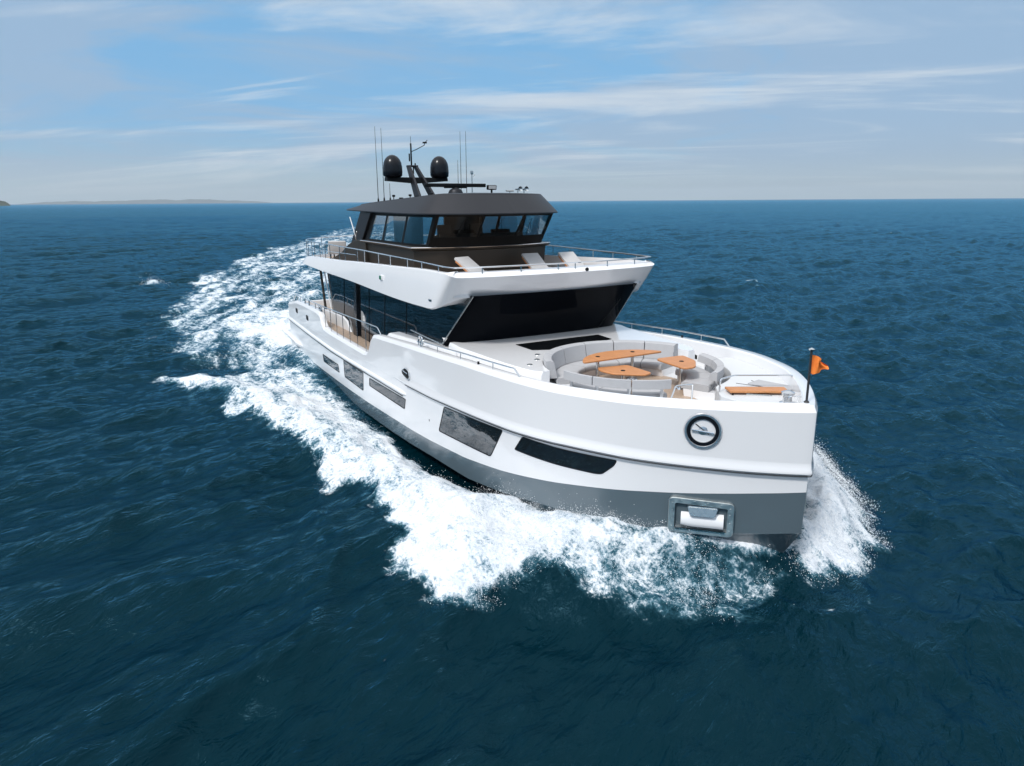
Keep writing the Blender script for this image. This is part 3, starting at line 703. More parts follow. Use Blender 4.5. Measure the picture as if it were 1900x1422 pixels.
# ---- wheelhouse
PB_ = [(-12.98, 0), (-13.02, .9), (-13.22, 1.75), (-13.64, 2.70), (-14.6, 2.62), (-16.3, 2.53), (-19.4, 2.50)]
def ringz(h, z, d=0.0): return mirror_pts([(x-d*(1 if i < 4 else 0), max(0, y-(d if y > 2 else 0)), z) for i, (x, y) in enumerate(h)])
# lower body
mb = MB(); mb.loft([[(-15.5+(x+15.5)*.955, y*.94, z) for x, y, z in ringz(PB_, z_, .1)] for z_ in (UDZ+.06, 5.96)], False); LIN = mb
mb = MB(); mb.loft([ringz(PB_, UDZ-.02, .16), ringz(PB_, 5.86, .10), ringz(PB_, 5.90, .0), ringz(PB_, 5.975, -.02), ringz(PB_, 5.99, .02), ringz(PB_, 5.99, .45)], False)
WH = mb.build('wheelhouse', M['bronze'], YACHT, angle=30)
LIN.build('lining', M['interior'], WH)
mb = MB(); mb.tube(ringz(PB_, 5.972, -.018), .020, 6); mb.build('ledge_trim', M['steel'], WH)
for sgn in (1, -1):
    pr = [(-24.0, 4.86), (-18.9, 4.86), (-18.9, 5.97), (-19.75, 5.97), (-20.45, 5.90), (-21.1, 5.72), (-22.1, 5.36), (-23.2, 5.08), (-24.0, 4.96)]
    n = len(pr); w = MB(); w.add([(x, sgn*y, z) for y in (2.36, 2.50) for x, z in pr], [tuple(range(n)), tuple(range(n, 2*n))[::-1]]+[(i, (i+1) % n, n+(i+1) % n, n+i) for i in range(n)])
    w.build('side_flare', M['bronze'], WH, bevel=.02)
    # broad raked pillar carrying the roof
    pr = [(-20.75, 5.85), (-19.35, 5.97), (-18.15, 7.06), (-19.35, 7.10)]
    w = MB(); w.add([(x, sgn*y, z) for y in (2.32, 2.47) for x, z in pr], [(0, 1, 2, 3), (7, 6, 5, 4)]+[(i, (i+1) % 4, 4+(i+1) % 4, 4+i) for i in range(4)])
    w.build('raked_pillar', M['roofgrey'], WH, bevel=.02)
# window band: sill and head outlines (starboard half, front centre to aft)
SB = [(-12.98, 0), (-13.0, .75), (-13.12, 1.55), (-13.42, 2.20), (-14.6, 2.38), (-16.7, 2.40), (-19.3, 2.38)]
ST = [(-12.02, 0), (-12.06, .78), (-12.25, 1.60), (-12.64, 2.22), (-14.0, 2.34), (-16.2, 2.36), (-18.2, 2.34)]
ZS, ZH = 5.99, 7.06
def wp(i, t, sgn, out=0.0, top=0.0):
    z = ZS+(ZH-ZS)*t; a = SB[int(i)]; b = ST[int(i)]; k = i-int(i)
    if k: a2 = SB[int(i)+1]; b2 = ST[int(i)+1]; a = (a[0]*(1-k)+a2[0]*k, a[1]*(1-k)+a2[1]*k); b = (b[0]*(1-k)+b2[0]*k, b[1]*(1-k)+b2[1]*k)
    x = a[0]*(1-t)+b[0]*t; y = a[1]*(1-t)+b[1]*t
    return (x, sgn*y, z)
def strip(i0, i1, t0, t1, sgn, n=4): 
    mb = MB(); ii = np.linspace(i0, i1, max(2, int(n*(i1-i0))+1)); ii = np.unique(np.concatenate([ii, [k for k in range(7) if i0 < k < i1]]))
    mb.loft([[wp(min(i, 5.9999), t0, sgn) for i in ii], [wp(min(i, 5.9999), t1, sgn) for i in ii]], False); return mb
# front panes: between the centre pane edges and the corner posts
for sgn in (1, -1):
    for a, b in ((.0, .93), (1.02, 2.86)):
        g = strip(a, b, .30, .92, sgn); g.build('window_pane', M['pilot_glass'], WH)
    for a, b in ((3.14, 4.28), (4.36, 5.16), (5.24, 5.80)):
        strip(a, b, .07, .90, sgn).build('window_pane', M['pilot_side'], WH)
fr_ = MB()
def thick(mb_, i0, i1, t0, t1, sgn, d=.05):
    ii = np.linspace(i0, min(i1, 5.9999), 5); c = np.array([-16.5, 0, 0]); rings = []
    for t, s_ in ((t0, 0), (t1, 0), (t1, d), (t0, d)):
        row = []
        for i in ii:
            p = np.array(wp(i, t, sgn)); v = np.array([p[0]+15.5, p[1]*1.2, 0]); v /= np.linalg.norm(v); row.append(tuple(p-v*s_+v*.004))
        rings.append(row)
    mb_.loft(list(zip(*rings)), True, True)
for sgn in (1, -1):
    for a, b, t0, t1 in ((0, 3, 0, .30), (0, 3, .92, 1.0), (.93, 1.02, .3, .92), (2.86, 3.14, .0, 1.0), (3.14, 5.99, .90, 1.0), (3.14, 5.99, 0, .07), (4.28, 4.36, .07, .9), (5.16, 5.24, .07, .9), (5.80, 5.99, .07, .9)):
        thick(fr_, a, b, t0, t1, sgn)
fr_.build('window_frame', M['black'], WH, angle=30)
# inside: dash, helm chairs, ceiling, rear wall with doorway
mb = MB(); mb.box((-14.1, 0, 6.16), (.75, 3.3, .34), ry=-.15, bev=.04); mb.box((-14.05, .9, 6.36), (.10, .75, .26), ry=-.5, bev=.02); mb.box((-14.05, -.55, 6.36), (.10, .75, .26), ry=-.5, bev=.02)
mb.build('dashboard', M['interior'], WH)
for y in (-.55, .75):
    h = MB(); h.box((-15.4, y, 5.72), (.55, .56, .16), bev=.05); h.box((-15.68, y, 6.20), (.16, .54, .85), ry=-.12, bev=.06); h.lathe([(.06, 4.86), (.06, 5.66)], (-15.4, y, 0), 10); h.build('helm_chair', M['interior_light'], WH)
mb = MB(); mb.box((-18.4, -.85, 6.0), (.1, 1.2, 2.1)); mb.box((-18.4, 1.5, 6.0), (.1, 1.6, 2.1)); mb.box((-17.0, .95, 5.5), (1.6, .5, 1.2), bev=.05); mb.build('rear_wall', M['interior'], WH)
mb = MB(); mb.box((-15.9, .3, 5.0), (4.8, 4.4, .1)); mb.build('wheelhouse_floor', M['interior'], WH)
# wipers parked upright on the front panes
for i, sgn in ((1.5, 1), (.25, -1), (1.9, -1)):
    a = np.array(wp(i, .30, sgn)); b = np.array(wp(i-.12, .72, sgn)); o = np.array([.04, 0, 0])
    MB().tube([a+o, b+o], .010, 5).tube([b+o-np.array([0, .0, .28]), b+o+np.array([.04, 0.03, .12])], .008, 5).build('wiper', M['black'], WH)
# roof: overhanging visor and shallow crown
LR = [(-11.45, 0, 7.06), (-11.53, .95, 7.06), (-11.86, 1.65, 7.06), (-12.45, 2.25, 7.06), (-13.08, 2.56, 7.06), (-14.4, 2.61, 7.06), (-18, 2.55, 7.09), (-20.8, 2.44, 7.12), (-21.8, 2.2, 7.14), (-22.1, 1.4, 7.15), (-22.2, 0, 7.15)]
URG = [(-12.30, 0, 7.69), (-12.36, .85, 7.69), (-12.58, 1.42, 7.685), (-12.90, 1.84, 7.68), (-13.25, 2.06, 7.665), (-14.4, 2.14, 7.61), (-18, 2.12, 7.47), (-20.3, 2.06, 7.37), (-20.9, 1.85, 7.34), (-21.1, 1.2, 7.35), (-21.15, 0, 7.36)]
lr = crom(LR, 4); ur = crom(URG, 4)
levels_r = [[(x-.3 if x > -14 else x, y*.86, z-.02) for x, y, z in lr], [(x, y, z-.015) for x, y, z in lr], [(x, y, z+.02) for x, y, z in lr], [tuple(p) for p in lr*.02+ur*.98-np.array([0, 0, .03])], [(x-.03*(x > -13.3), y-.03, z+.005) for x, y, z in ur], [(-16.5+(x+16.5)*.8, y*.75, z+.03) for x, y, z in ur], [(-16.5+(x+16.5)*.5, 0, z+.05) for x, y, z in ur]]
levels_r = [[(x, max(0, y), z) for x, y, z in l] for l in levels_r]
ROOF = shell(levels_r, 'wheelhouse_roof', M['roofgrey'], YACHT, crease=(1, 2, 3), angle=32)
pl = levels_r[0]; poly = pl+[(x, -y, z) for x, y, z in pl[::-1]][1:-1]
MB().add(poly, [tuple(range(len(poly)))]).build('ceiling', M['black'], ROOF, flat=True)

# ---- mast and instruments on the roof
mb = MB()
for sgn in (1, -1):
    a0 = Vector((-18.45, sgn*.34, 7.5)); a1 = Vector((-19.85, sgn*.15, 8.86)); w0, w1, t = .30, .16, .045
    q = []
    for p, w in ((a0, w0), (a1, w1)):
        q += [p+Vector((-w, -t, 0)), p+Vector((w, -t, 0)), p+Vector((w, t, 0)), p+Vector((-w, t, 0))]
    mb.add(q, [(0, 1, 2, 3), (7, 6, 5, 4)]+[(i, (i+1) % 4, 4+(i+1) % 4, 4+i) for i in range(4)])
mb.box((-19.83, 0, 8.86), (.30, .42, .07), bev=.02)
MAST = mb.build('mast', M['roofgrey'], YACHT, bevel=.012)
mb = MB(); rr = []
for y in np.linspace(-1.32, 1.32, 13):
    k = abs(y)/1.32; rr.append([(-19.25-.16+x, y, z) for x, z in ((-.17, 8.16+.10*k), (.17, 8.16+.10*k), (.14, 8.40-.0*k), (-.14, 8.40))])
mb.loft(rr, True, True); mb.build('crosstree', M['black'], MAST, angle=40)
for y in (-1.02, 1.02):
    pr = [(.0001, 8.86+.40), (.10, 9.245), (.20, 9.19), (.29, 9.09), (.35, 8.96), (.375, 8.82), (.385, 8.62), (.37, 8.46), (.33, 8.42), (.30, 8.40), (.0001, 8.40)]
    MB().lathe(pr[::-1], (-19.4, y, 0), 32).build('satellite_dome', M['black_gloss'], MAST, angle=50)
MB().tube([(-19.85, -.02, 8.86), (-19.85, -.02, 9.75)], .035, 8).tube([(-19.85, -.02, 9.7), (-19.85, -.02, 10.02)], .008, 5).tube([(-19.85, -.10, 9.05), (-19.85, -.10, 9.35)], .03, 8).tube([(-19.85, -.03, 9.42), (-19.85, .22, 9.52), (-19.85, .58, 9.70), (-19.85, .60, 9.80)], .016, 6).box((-19.85, .60, 9.80), (.10, .16, .06), bev=.01).tube([(-19.85, .60, 9.80), (-19.85, .72, 9.9)], .014, 5).build('wind_vane', M['black'], MAST)
MB().tube([(-19.80, .12, 8.86), (-19.80, .12, 8.98)], .03, 8).tube([(-19.72, 0.0, 8.84), (-19.72, 0, 8.55)], .028, 8).build('anchor_lamp', M['black'], MAST)
RD = MB().lathe([(.0001, 7.6), (.28, 7.6), (.28, 7.74), (.22, 7.86), (.10, 7.92), (.06, 7.96), (.0001, 7.96)], (-15.8, 0, 0), 20).build('radar_pedestal', M['roofgrey'], YACHT)
MB().box((-15.8, .0, 8.02), (.16, 2.45, .13), bev=.03).box((-15.8, 0, 7.95), (.12, .9, .07), bev=.02).build('radar_scanner', M['black'], RD)
def roof_z(x): return float(np.interp(x, [-21, -18, -14.4, -13.2], [7.36, 7.48, 7.62, 7.68]))
def whip(x, y, h, r=.014, z0=None):
    z = roof_z(x) if z0 is None else z0
    MB().lathe([(.04, z), (.03, z+.10), (r, z+.14), (r*.45, z+h), (.0001, z+h+.01)], (x, y, 0), 8).build('whip_antenna', M['black'], YACHT)
for a in ((-18.6, -1.97, 2.75), (-18.0, -1.95, 2.62), (-18.1, -1.67, .65), (-17.0, .70, 1.45), (-18.5, 1.56, 2.7), (-18.2, 1.66, 2.68)): whip(*a)
MB().tube([(-17.5, 1.55, 7.5), (-17.5, 1.55, 8.5)], .022, 8).box((-17.5, 1.55, 8.55), (.07, .09, .14), bev=.01).tube([(-17.5, 1.6, 8.38), (-17.5, 1.68, 8.48)], .012, 5).build('camera_pole', M['steel_dull'], YACHT)
for x, y in ((-17.6, -1.72), (-17.2, -1.22), (-16.2, -.78)):
    MB().lathe([(.015, roof_z(x)-.02), (.015, roof_z(x)+.12), (.055, roof_z(x)+.14), (.06, roof_z(x)+.20), (.0001, roof_z(x)+.21)], (x, y, 0), 10).build('gps_mushroom', M['black'], YACHT)
for x, y in ((-17.4, -1.5), (-15.9, -1.5), (-15.2, -.95)):
    MB().box((x, y, roof_z(x)+.05), (.12, .14, .10), bev=.02).build('roof_fitting', M['black'], YACHT)
FL = MB().box((-14.4, .74, 7.92), (.10, .36, .16), ry=.1, bev=.02).tube([(-14.4, .74, 7.66), (-14.4, .74, 7.86)], .035, 8).box((-14.4, .74, 7.86), (.08, .16, .05)).build('floodlight', M['black'], YACHT)
MB().box((-14.34, .74, 7.925), (.02, .28, .11), ry=.1).build('lens', M['lamp'], FL)
for y in (1.47, 1.72):
    MB().lathe([(.025, -.30), (.03, -.12), (.05, -.03), (.085, .02), (.088, .03), (.02, -.02), (.0001, -.02)], (-13.65, y, 7.86), 16, Matrix.Rotation(R(88), 3, 'Y')).tube([(-13.8, y, 7.62), (-13.8, y, 7.84)], .02, 6).build('horn', M['steel_dull'], YACHT)
MB().tube([(-13.9, 1.05, 7.80), (-13.9, 1.35, 7.80)], .03, 6).tube([(-13.9, 1.2, 7.64), (-13.9, 1.2, 7.8)], .02, 6).build('camera_bracket', M['steel_dull'], YACHT)
# pale rod and grab handle by the raked pillar
MB().tube([(-20.75, -2.46, 6.85), (-20.1, -2.46, 6.05)], .02, 6).build('boat_hook', M['white'], YACHT)
MB().tube(bent([(-19.75, -2.49, 6.28), (-19.75, -2.55, 6.3), (-19.9, -2.55, 6.0), (-19.9, -2.49, 5.98)], .03), .014, 6).build('grab_handle', M['steel'], YACHT)

# ================================================================== FURNITURE ON DECK (things of their own)
def sofa(name, label, a0, a1, r_out, r_in, z0, seat_z, back_z, back_t, backed=True, base=True, rake=.10):
    root = empty(name, (SC[0], SC[1], FD), label, 'sofa', 'curved sofas round the foredeck tables'); WORLD.add(root.name)
    angs = np.linspace(a0, a1, 40)
    def arc_loft(prof, nm, m, aa=angs, cap=True, an=50):
        rings = [[(SC[0]+r*math.cos(a), SC[1]+r*math.sin(a), z) for r, z in prof] for a in aa]
        return MB().loft(rings, True, cap).build(nm, M[m], root, angle=an)
    if base: arc_loft([(r_out-.02, z0), (r_out-.02, seat_z-.17), (r_in+.07, seat_z-.17), (r_in+.10, z0)], 'base', 'white')
    def soft(r0, r1, za, zb, c=.05): return [(r0, za+c*.6), (r0+c*.3, za), (r1-c*.3, za), (r1, za+c*.6), (r1, zb-c), (r1-c*.4, zb-c*.25), (r1-c, zb), (r0+c, zb), (r0+c*.4, zb-c*.25), (r0, zb-c)]
    # seat cushions with seams
    n = max(2, int(round((a1-a0)*r_out/.95))); g = .006
    for k in range(n):
        aa = np.linspace(a0+(a1-a0)*k/n+g, a0+(a1-a0)*(k+1)/n-g, 16)
        arc_loft(soft(r_in, r_out-back_t-.02 if backed else r_out, seat_z-.165, seat_z), 'seat_cushion', 'cushion', aa)
    if backed:
        for k in range(n):
            aa = np.linspace(a0+(a1-a0)*k/n+g, a0+(a1-a0)*(k+1)/n-g, 16)
            lo, hi = (seat_z-.0, back_z) if base_back else (back_z-.22, back_z)
            rk = rake if base_back else 0
            pr = [(r_out-back_t-.04, lo), (r_out-.0, lo), (r_out+rk*.5, hi-.05), (r_out+rk*.4, hi-.01), (r_out-back_t*.3, hi), (r_out-back_t+rk*.5, hi-.04)]
            arc_loft(pr, 'back_cushion', 'cushion', aa)
    if not base_back and backed:
        for a in np.linspace(a0+.12, a1-.10, 4):
            x, y = SC[0]+(r_out-.06)*math.cos(a), SC[1]+(r_out-.06)*math.sin(a)
            MB().tube([(x, y, FD+.1), (x, y, back_z-.1)], .04, 10).build('back_post', M['steel'], root)
    return root
base_back = True
sofa('curved_sofa', 'large grey C-shaped sofa set in the white foredeck trunk behind the long teak table', R(108), R(252), 2.30, 1.42, FD, 3.06, 3.52, .22)
base_back = False
sofa('curved_sofa', 'grey curved bench with a low post-mounted backrest nearest the camera, beside the triangular low table', R(-90), R(-16), 2.20, 1.30, FD, 3.06, 3.44, .17)
sofa('curved_sofa', 'grey curved bench with a low post-mounted backrest beside the bow platform on the far side', R(22), R(84), 2.26, 1.34, FD, 3.06, 3.42, .17)
# teak laid inside the seating circle and out through the gap
mb = MB(); 
pts = [(SC[0]+1.62*math.cos(a), SC[1]+1.62*math.sin(a), FD+.004) for a in np.linspace(R(24), R(346), 60)]+[(-3.05, -.62, FD+.004), (-2.75, -.25, FD+.004), (-2.9, .45, FD+.004)]
mb.add(pts, [tuple(range(len(pts)))]); mb.build('teak_inlay', M['deck_teak'], YACHT, flat=True)

def table(label, poly, z, posts, r=.12, t=.05):
    cx = sum(p[0] for p in poly)/len(poly); cy = sum(p[1] for p in poly)/len(poly)
    root = empty('deck_table', (cx, cy, FD), label, 'table', 'teak tables on the foredeck'); WORLD.add(root.name)
    p = clip_round(poly, r, 6); tp_ = MB().prism(p, z-t, z).build('table_top', M['teak'], root, bevel=.015)
    for x, y in posts:
        MB().lathe([(.0001, FD+.006), (.17, FD+.006), (.16, FD+.03), (.05, FD+.045), (.045, z-t-.02), (.10, z-t-.015), (.10, z-t+.004), (.0001, z-t+.004)], (x, y, 0), 16).build('pedestal', M['steel'], root)
        MB().lathe([(.0001, z+.012), (.05, z+.012), (.06, z+.004), (.065, z-.004)], (x, y, 0), 16).build('cap', M['black'], tp_)
    return root
arc1 = [(SC[0]+1.28*math.cos(a)+.12, SC[1]+1.45*math.sin(a)) for a in np.linspace(R(112), R(248), 11)]
table('long teak table with a curved edge along the aft sofa', arc1, 3.46, [(-6.16, .55), (-6.16, -.62)], .14)
table('low triangular teak table at the camera side of the seating', [(-5.73, .03), (-5.89, -.84), (-5.60, -.96), (-5.14, -.90), (-4.62, -.28), (-4.72, .0)], 3.25, [(-5.25, -.50)], .10)
table('triangular teak table on a tall steel pedestal near the bow gap', [(-5.34, .64), (-5.28, 1.55), (-4.62, 1.38), (-4.08, .86), (-4.12, .50)], 3.42, [(-4.72, .98)], .16)

# sun loungers, built once in their own frame (feet towards +x), then copied
def lounger():
    root = empty('sun_lounger', (-12.4, -1.45, UDZ), 'pale cushioned teak sun lounger turned side-on, alone at the left by the dark wall', 'sun lounger', 'sun loungers on the upper deck', rz=R(20))
    f = MB()
    for y in (-.34, .34): f.box((1.0, y, .30), (2.0, .05, .07), bev=.01)
    for x in (.03, .72, 1.97): f.box((x, 0, .30), (.05, .66, .06), bev=.01)
    for y in (-.31, .31): f.box((.36, y, .50), (.86, .045, .05), ry=R(31), bev=.01)
    f.box((.02, 0, .70), (.05, .62, .05), ry=R(31))
    f.build('frame', M['teak'], root)
    for x in (.16, 1.85):
        for y in (-.33, .33): MB().box((x, y, .135), (.05, .05, .27), bev=.008).build('leg', M['teak'], root)
    MB().box((1.36, 0, .375), (1.30, .64, .09), bev=.03).build('seat_cushion', M['cushion_warm'], root)
    MB().box((.335, 0, .575), (.94, .64, .09), ry=R(31), bev=.03).build('back_cushion', M['cushion_warm'], root)
    return root
l0 = lounger()
for x, y, rz, lab in ((-12.55, 1.22, -2, 'pale cushioned sun lounger standing front-on beside the small round table'), (-12.35, 2.58, -1, 'pale cushioned sun lounger at the far right, next to the far guard rail')):
    c = copy_tree(l0); c.location = (x, y, UDZ); c.rotation_euler = (0, 0, R(rz)); c['label'] = lab
st = empty('side_table', (-11.3, .18, UDZ), 'small low round table between the sun loungers on the upper deck', 'side table')
MB().lathe([(.0001, .36), (.30, .36), (.32, .375), (.32, .395), (.30, .41), (.0001, .41)], (0, 0, 0), 28).build('table_top', M['cushion_warm'], st)
MB().lathe([(.0001, .0), (.2, .0), (.19, .02), (.035, .04), (.035, .36), (.0001, .36)], (0, 0, 0), 16).build('pedestal', M['steel_dull'], st)
# armchairs aft on the upper deck
def armchair(loc, rz, label):
    r_ = empty('armchair', loc, label, 'armchair', 'armchairs aft on the upper deck', rz=R(rz))
    MB().box((0, 0, .36), (.78, .74, .16), bev=.05).build('seat', M['cushion_warm'], r_)
    MB().box((-.42, 0, .58), (.14, .80, .62), ry=R(-14), bev=.05).build('backrest', M['cushion_warm'], r_)
    for y in (-.42, .42): MB().box((-.02, y, .44), (.80, .10, .36), bev=.04).build('armrest', M['cushion_warm'], r_)
    for x in (-.32, .32):
        for y in (-.36, .36): MB().box((x, y, .14), (.05, .05, .28)).build('leg', M['interior'], r_)
    return r_
armchair((-24.3, -1.9, UDZ), 150, 'cream armchair on the aft upper deck nearest the left-hand guard rail')
a2 = armchair((-24.6, -.55, UDZ), 175, 'cream armchair on the aft upper deck beside the dark side wall')

# bow staff with its flag
fs = empty('flagstaff', (-.26, .10, 3.54), 'steel flagstaff at the tip of the bow flying a small orange flag', 'flagstaff'); WORLD.add('flagstaff')
MB().lathe([(.0001, 0), (.06, 0), (.05, .03), (.024, .05), (.022, 1.08), (.0001, 1.08)], (-.26, .10, 3.53), 12).build('pole', M['rubber'], fs)
MB().lathe([(.0001, 0), (.055, 0), (.06, .02), (.0001, .05)], (-.26, .10, 4.60), 12).build('cap', M['steel'], fs)
mb = MB(); nx_, nz_ = 22, 16; wd = Vector((.42, .90, 0)).normalized(); sd_ = Vector((-wd.y, wd.x, 0)); rows = []
for i in range(nx_+1):
    u = i/nx_; row = []
    h = .40*(1-.55*u**1.3)
    for j in range(nz_+1):
        v = j/nz_
        zz = 4.50-.03*u-.16*u*u-v*h*(1 if u < .6 else 1-.5*(u-.6)/.4)
        lat = .065*math.sin(9*u+1.5*v)*u**.6+.03*math.sin(17*u-5*v)*u
        fold = .30*u+.05*math.sin(6*u+3*v)*u
        p = Vector((-.26, .10, 0))+wd*(.024+fold)+sd_*lat; row.append((p.x, p.y, zz))
    rows.append(row)
mb.loft(rows, False); mb.build('flag', M['orange'], fs, angle=80)
MB().box((-.26, .15, 4.12), (.03, .12, .025), rz=.6).build('cleat', M['steel'], fs)

# ================================================================== SEA
def seg_dist(px, py, poly):
    """signed distance, positive inside"""
    P_ = np.array(poly, float); d2 = np.full(px.shape, 1e9); ins = np.zeros(px.shape, bool)
    for a, b in zip(P_, np.roll(P_, -1, 0)):
        e = b-a; t = np.clip(((px-a[0])*e[0]+(py-a[1])*e[1])/(e@e), 0, 1)
        d2 = np.minimum(d2, (px-a[0]-t*e[0])**2+(py-a[1]-t*e[1])**2)
        c = ((a[1] > py) != (b[1] > py)); 
        with np.errstate(divide='ignore', invalid='ignore'):
            xi = (b[0]-a[0])*(py-a[1])/(b[1]-a[1])+a[0]
        ins ^= c & (px < xi)
    return np.where(ins, 1, -1)*np.sqrt(d2)
BOW_FOAM = [(-.1, .0), (-.7, -.75), (-1.4, -1.5), (-2.6, -2.35), (-4, -2.95), (-5.5, -3.3), (-7, -3.85), (-9, -4.1), (-11, -3.95), (-13, -3.7), (-15.5, -3.7), (-18, -3.75), (-20.5, -3.75), (-24.5, -3.6), (-26, -5.5),
            (-25.5, -7.6), (-23.6, -8.5), (-22.5, -7.3), (-20.4, -8.5), (-18.5, -8.0), (-16.5, -7.25), (-14.7, -6.6), (-12.2, -6.75), (-10.3, -7.1), (-9.9, -6.25), (-7.9, -6.4), (-6.2, -6.5), (-4.2, -7.15), (-3.0, -6.7),
            (-2.3, -6.15), (-2.5, -5.0), (-2.4, -4.3), (-1.6, -3.75), (-1.0, -3.35), (-.1, -2.6), (.7, -1.85), (.25, -.8)]
PORT_FOAM = [(-.1, .0), (-1.4, 1.5), (-4, 2.95), (-7, 3.8), (-13, 4.0), (-25, 5), (-25, 8), (-12, 7.3), (-7, 6.6), (-3.6, 5.9), (-1.9, 4.9), (-.2, 3.2), (.35, 1.5), (.25, .4)]
ROLL2 = [(-19.5, -6.0), (-22.5, -6.2), (-24.0, -7.0), (-26.0, -8.4), (-28.3, -9.7), (-26.5, -10.1), (-24.8, -9.3), (-22.6, -8.6)]
STERN = [(-28.5, -3.3), (-33, -4.6), (-38, -5.4), (-42, -6.0), (-46, -4.5), (-46, 6), (-30, 5), (-28.5, 3.3)]
WAKE = [(-22, -4.2), (-25, -7.5), (-31, -9.2), (-43, -9.0), (-55, -7.0), (-72, -3.4), (-92, 2.5), (-117, 13), (-139, 24), (-188, 45), (-260, 80), (-250, 100), (-180, 68), (-130, 44), (-90, 26), (-60, 16), (-35, 9), (-28, 4)]
def wl_half(x):       # half breadth at the waterline
    return np.where(x > -.45, 0.0, np.interp(x+.45*np.exp(np.minimum(x, 0)/2.2), PX, PB)*.97)
def sea_fields(x, y):
    """foam amount and raised water, for points near the yacht"""
    F = np.zeros_like(x); Z = np.zeros_like(x); SP = np.zeros_like(x)
    w1 = perlin(x*.9+5, y*.9)*.55+perlin(x*2.3, y*2.3+9)*.30+perlin(x*5.1+3, y*5.1)*.14      # ragged edges
    near = (x > -31) & (x < 4) & (abs(y) < 13)
    a = np.full(x.shape, -9.0); a[near] = seg_dist(x[near], y[near], BOW_FOAM)
    p = np.full(x.shape, -9.0); p[near] = seg_dist(x[near], y[near], PORT_FOAM)
    q = np.full(x.shape, -9.0); q[near] = seg_dist(x[near], y[near], ROLL2)
    dens = np.interp(x, [-26, -20, -14, -8, -3, -1.6, -.4, 1], [.72, .82, .92, 1.0, 1.05, .90, .76, .58])
    # brighter along the breaking outer lip, thinner near the hull far aft
    inner = np.clip((abs(y)-wl_half(x)-.1)/1.0, 0, 1); dens = dens*(1-(1-inner)*np.interp(x, [-24, -12, -8, -5], [.30, .26, .16, .0]))
    dd_ = abs(y)-wl_half(x); dens = dens*(1-.30*sstep(-1.4, -.2, -x)*(1-sstep(2.0, 3.4, -x))*sstep(.25, .7, dd_)*(1-sstep(1.5, 2.6, dd_)))
    dens = dens*(1+.28*fbm(x*.22, y*1.5, 4, .6)*np.interp(-x, [2, 8], [.3, 1]))
    F = np.maximum(F, dens*sstep(-.30, .55, a+w1*.75))
    F = np.maximum(F, .96*np.exp(-(dd_/.33)**2)*sstep(.2, .7, -x)*(1-sstep(3.5, 5.5, -x))*near)
    F = np.maximum(F, .80*np.exp(-(dd_/.8)**2)*sstep(21, 25, -x)*(1-sstep(29, 31, -x))*near)
    F = np.maximum(F, 1.06*sstep(-.45, .6, p+w1*.8)*np.interp(x, [-8, -3, 0, 1], [.9, 1, .95, .6]))
    F = np.maximum(F, .86*sstep(-.35, .7, q+w1*1.0))
    st = (x < -20) & (x > -300) & (y > -40) & (y < 120)
    s_ = np.full(x.shape, -9.0); s_[st] = seg_dist(x[st], y[st], STERN)
    k_ = np.full(x.shape, -9.0); k_[st] = seg_dist(x[st], y[st], WAKE)
    # streaks along the run of the wake
    ang = np.interp(x, [-200, -120, -60, -25], [-.42, -.36, -.22, .02])
    u = x*np.cos(ang)+y*np.sin(ang); v = -x*np.sin(ang)+y*np.cos(ang)
    stk = fbm(u*.11, v*.85, 4, .6); blot = fbm(x*.16+3, y*.16, 3)
    wk = (.58+.42*stk+.22*blot)*np.interp(-x, [20, 60, 120, 200, 260], [1, 1.05, 1.0, .8, .4])
    F = np.maximum(F, wk*sstep(-.9, 1.8, k_+w1*1.6+blot*1.4))
    F = np.maximum(F, (.92+.25*blot)*sstep(-.8, 1.4, s_+w1*1.4))
    # water thrown up along the forebody
    d = abs(y)-wl_half(x); s = -x
    hh = np.interp(s, [-1.0, -.3, .5, 1.4, 2.6, 4.0, 5.4, 7.0, 9.0, 12], [0, .05, .62, 1.02, 1.00, .76, .50, .22, .04, 0])
    Z = Z+hh*np.exp(-np.clip(d-.12, 0, 9)**2/(.62+.10*np.clip(s, 0, 8))**2)*(near)
    yr = np.interp(s, [0, 2, 4, 6, 10, 15, 20, 25], [1.9, 4.0, 5.1, 5.0, 5.3, 5.7, 6.8, 8.2])
    amp = np.interp(s, [0, 1.5, 4, 8, 14, 20, 26, 30], [0, .26, .58, .52, .42, .38, .32, 0])
    Z = Z+amp*np.exp(-((abs(y)-yr)/.95)**2)*near
    trough = np.interp(s, [5, 8, 11, 14, 18, 22, 28, 31], [0, .08, .10, .0, -.06, -.42, -.55, -.2])
    Z = Z-trough*np.exp(-(np.clip(d, 0, 9)/1.1)**2)*near
    prt = sstep(.0, .3, y)*near
    Z = Z-prt*.45*hh*np.exp(-np.clip(d-.12, 0, 9)**2/(.62+.10*np.clip(s, 0, 8))**2)
    Z = Z+.66*np.exp(-((d-1.35)/1.05)**2)*sstep(-.2, 1.2, s)*(1-sstep(3.5, 6.5, s))*prt*(1+.5*fbm(x*.9, y*.9, 3))
    Z = Z+.35*np.exp(-((x+35)/3.5)**2-((y)/3.5)**2)
    Z = Z+.22*fbm(x*.33, y*.33, 2)*np.clip(F, 0, 1)
    # white-capped breaker out on the left and the small ring ahead of the stem
    r = np.hypot((x+69.3)/1.6, (y+7.2)/.9); F = np.maximum(F, .95*np.exp(-r**2)); Z = Z+.45*np.exp(-r**2)
    rr = np.hypot(x-.35, y-.1); aa = np.arctan2(y-.1, x-.35)
    F = np.maximum(F, .56*np.exp(-((rr-.95-.1*np.sin(aa*3))/.09)**2)*((aa > -1.4) & (aa < .7))*(0.6+.6*perlin(x*3, y*3)))
    Z = Z+.07*np.exp(-((rr-1.0)/.22)**2)*(x > -.2)
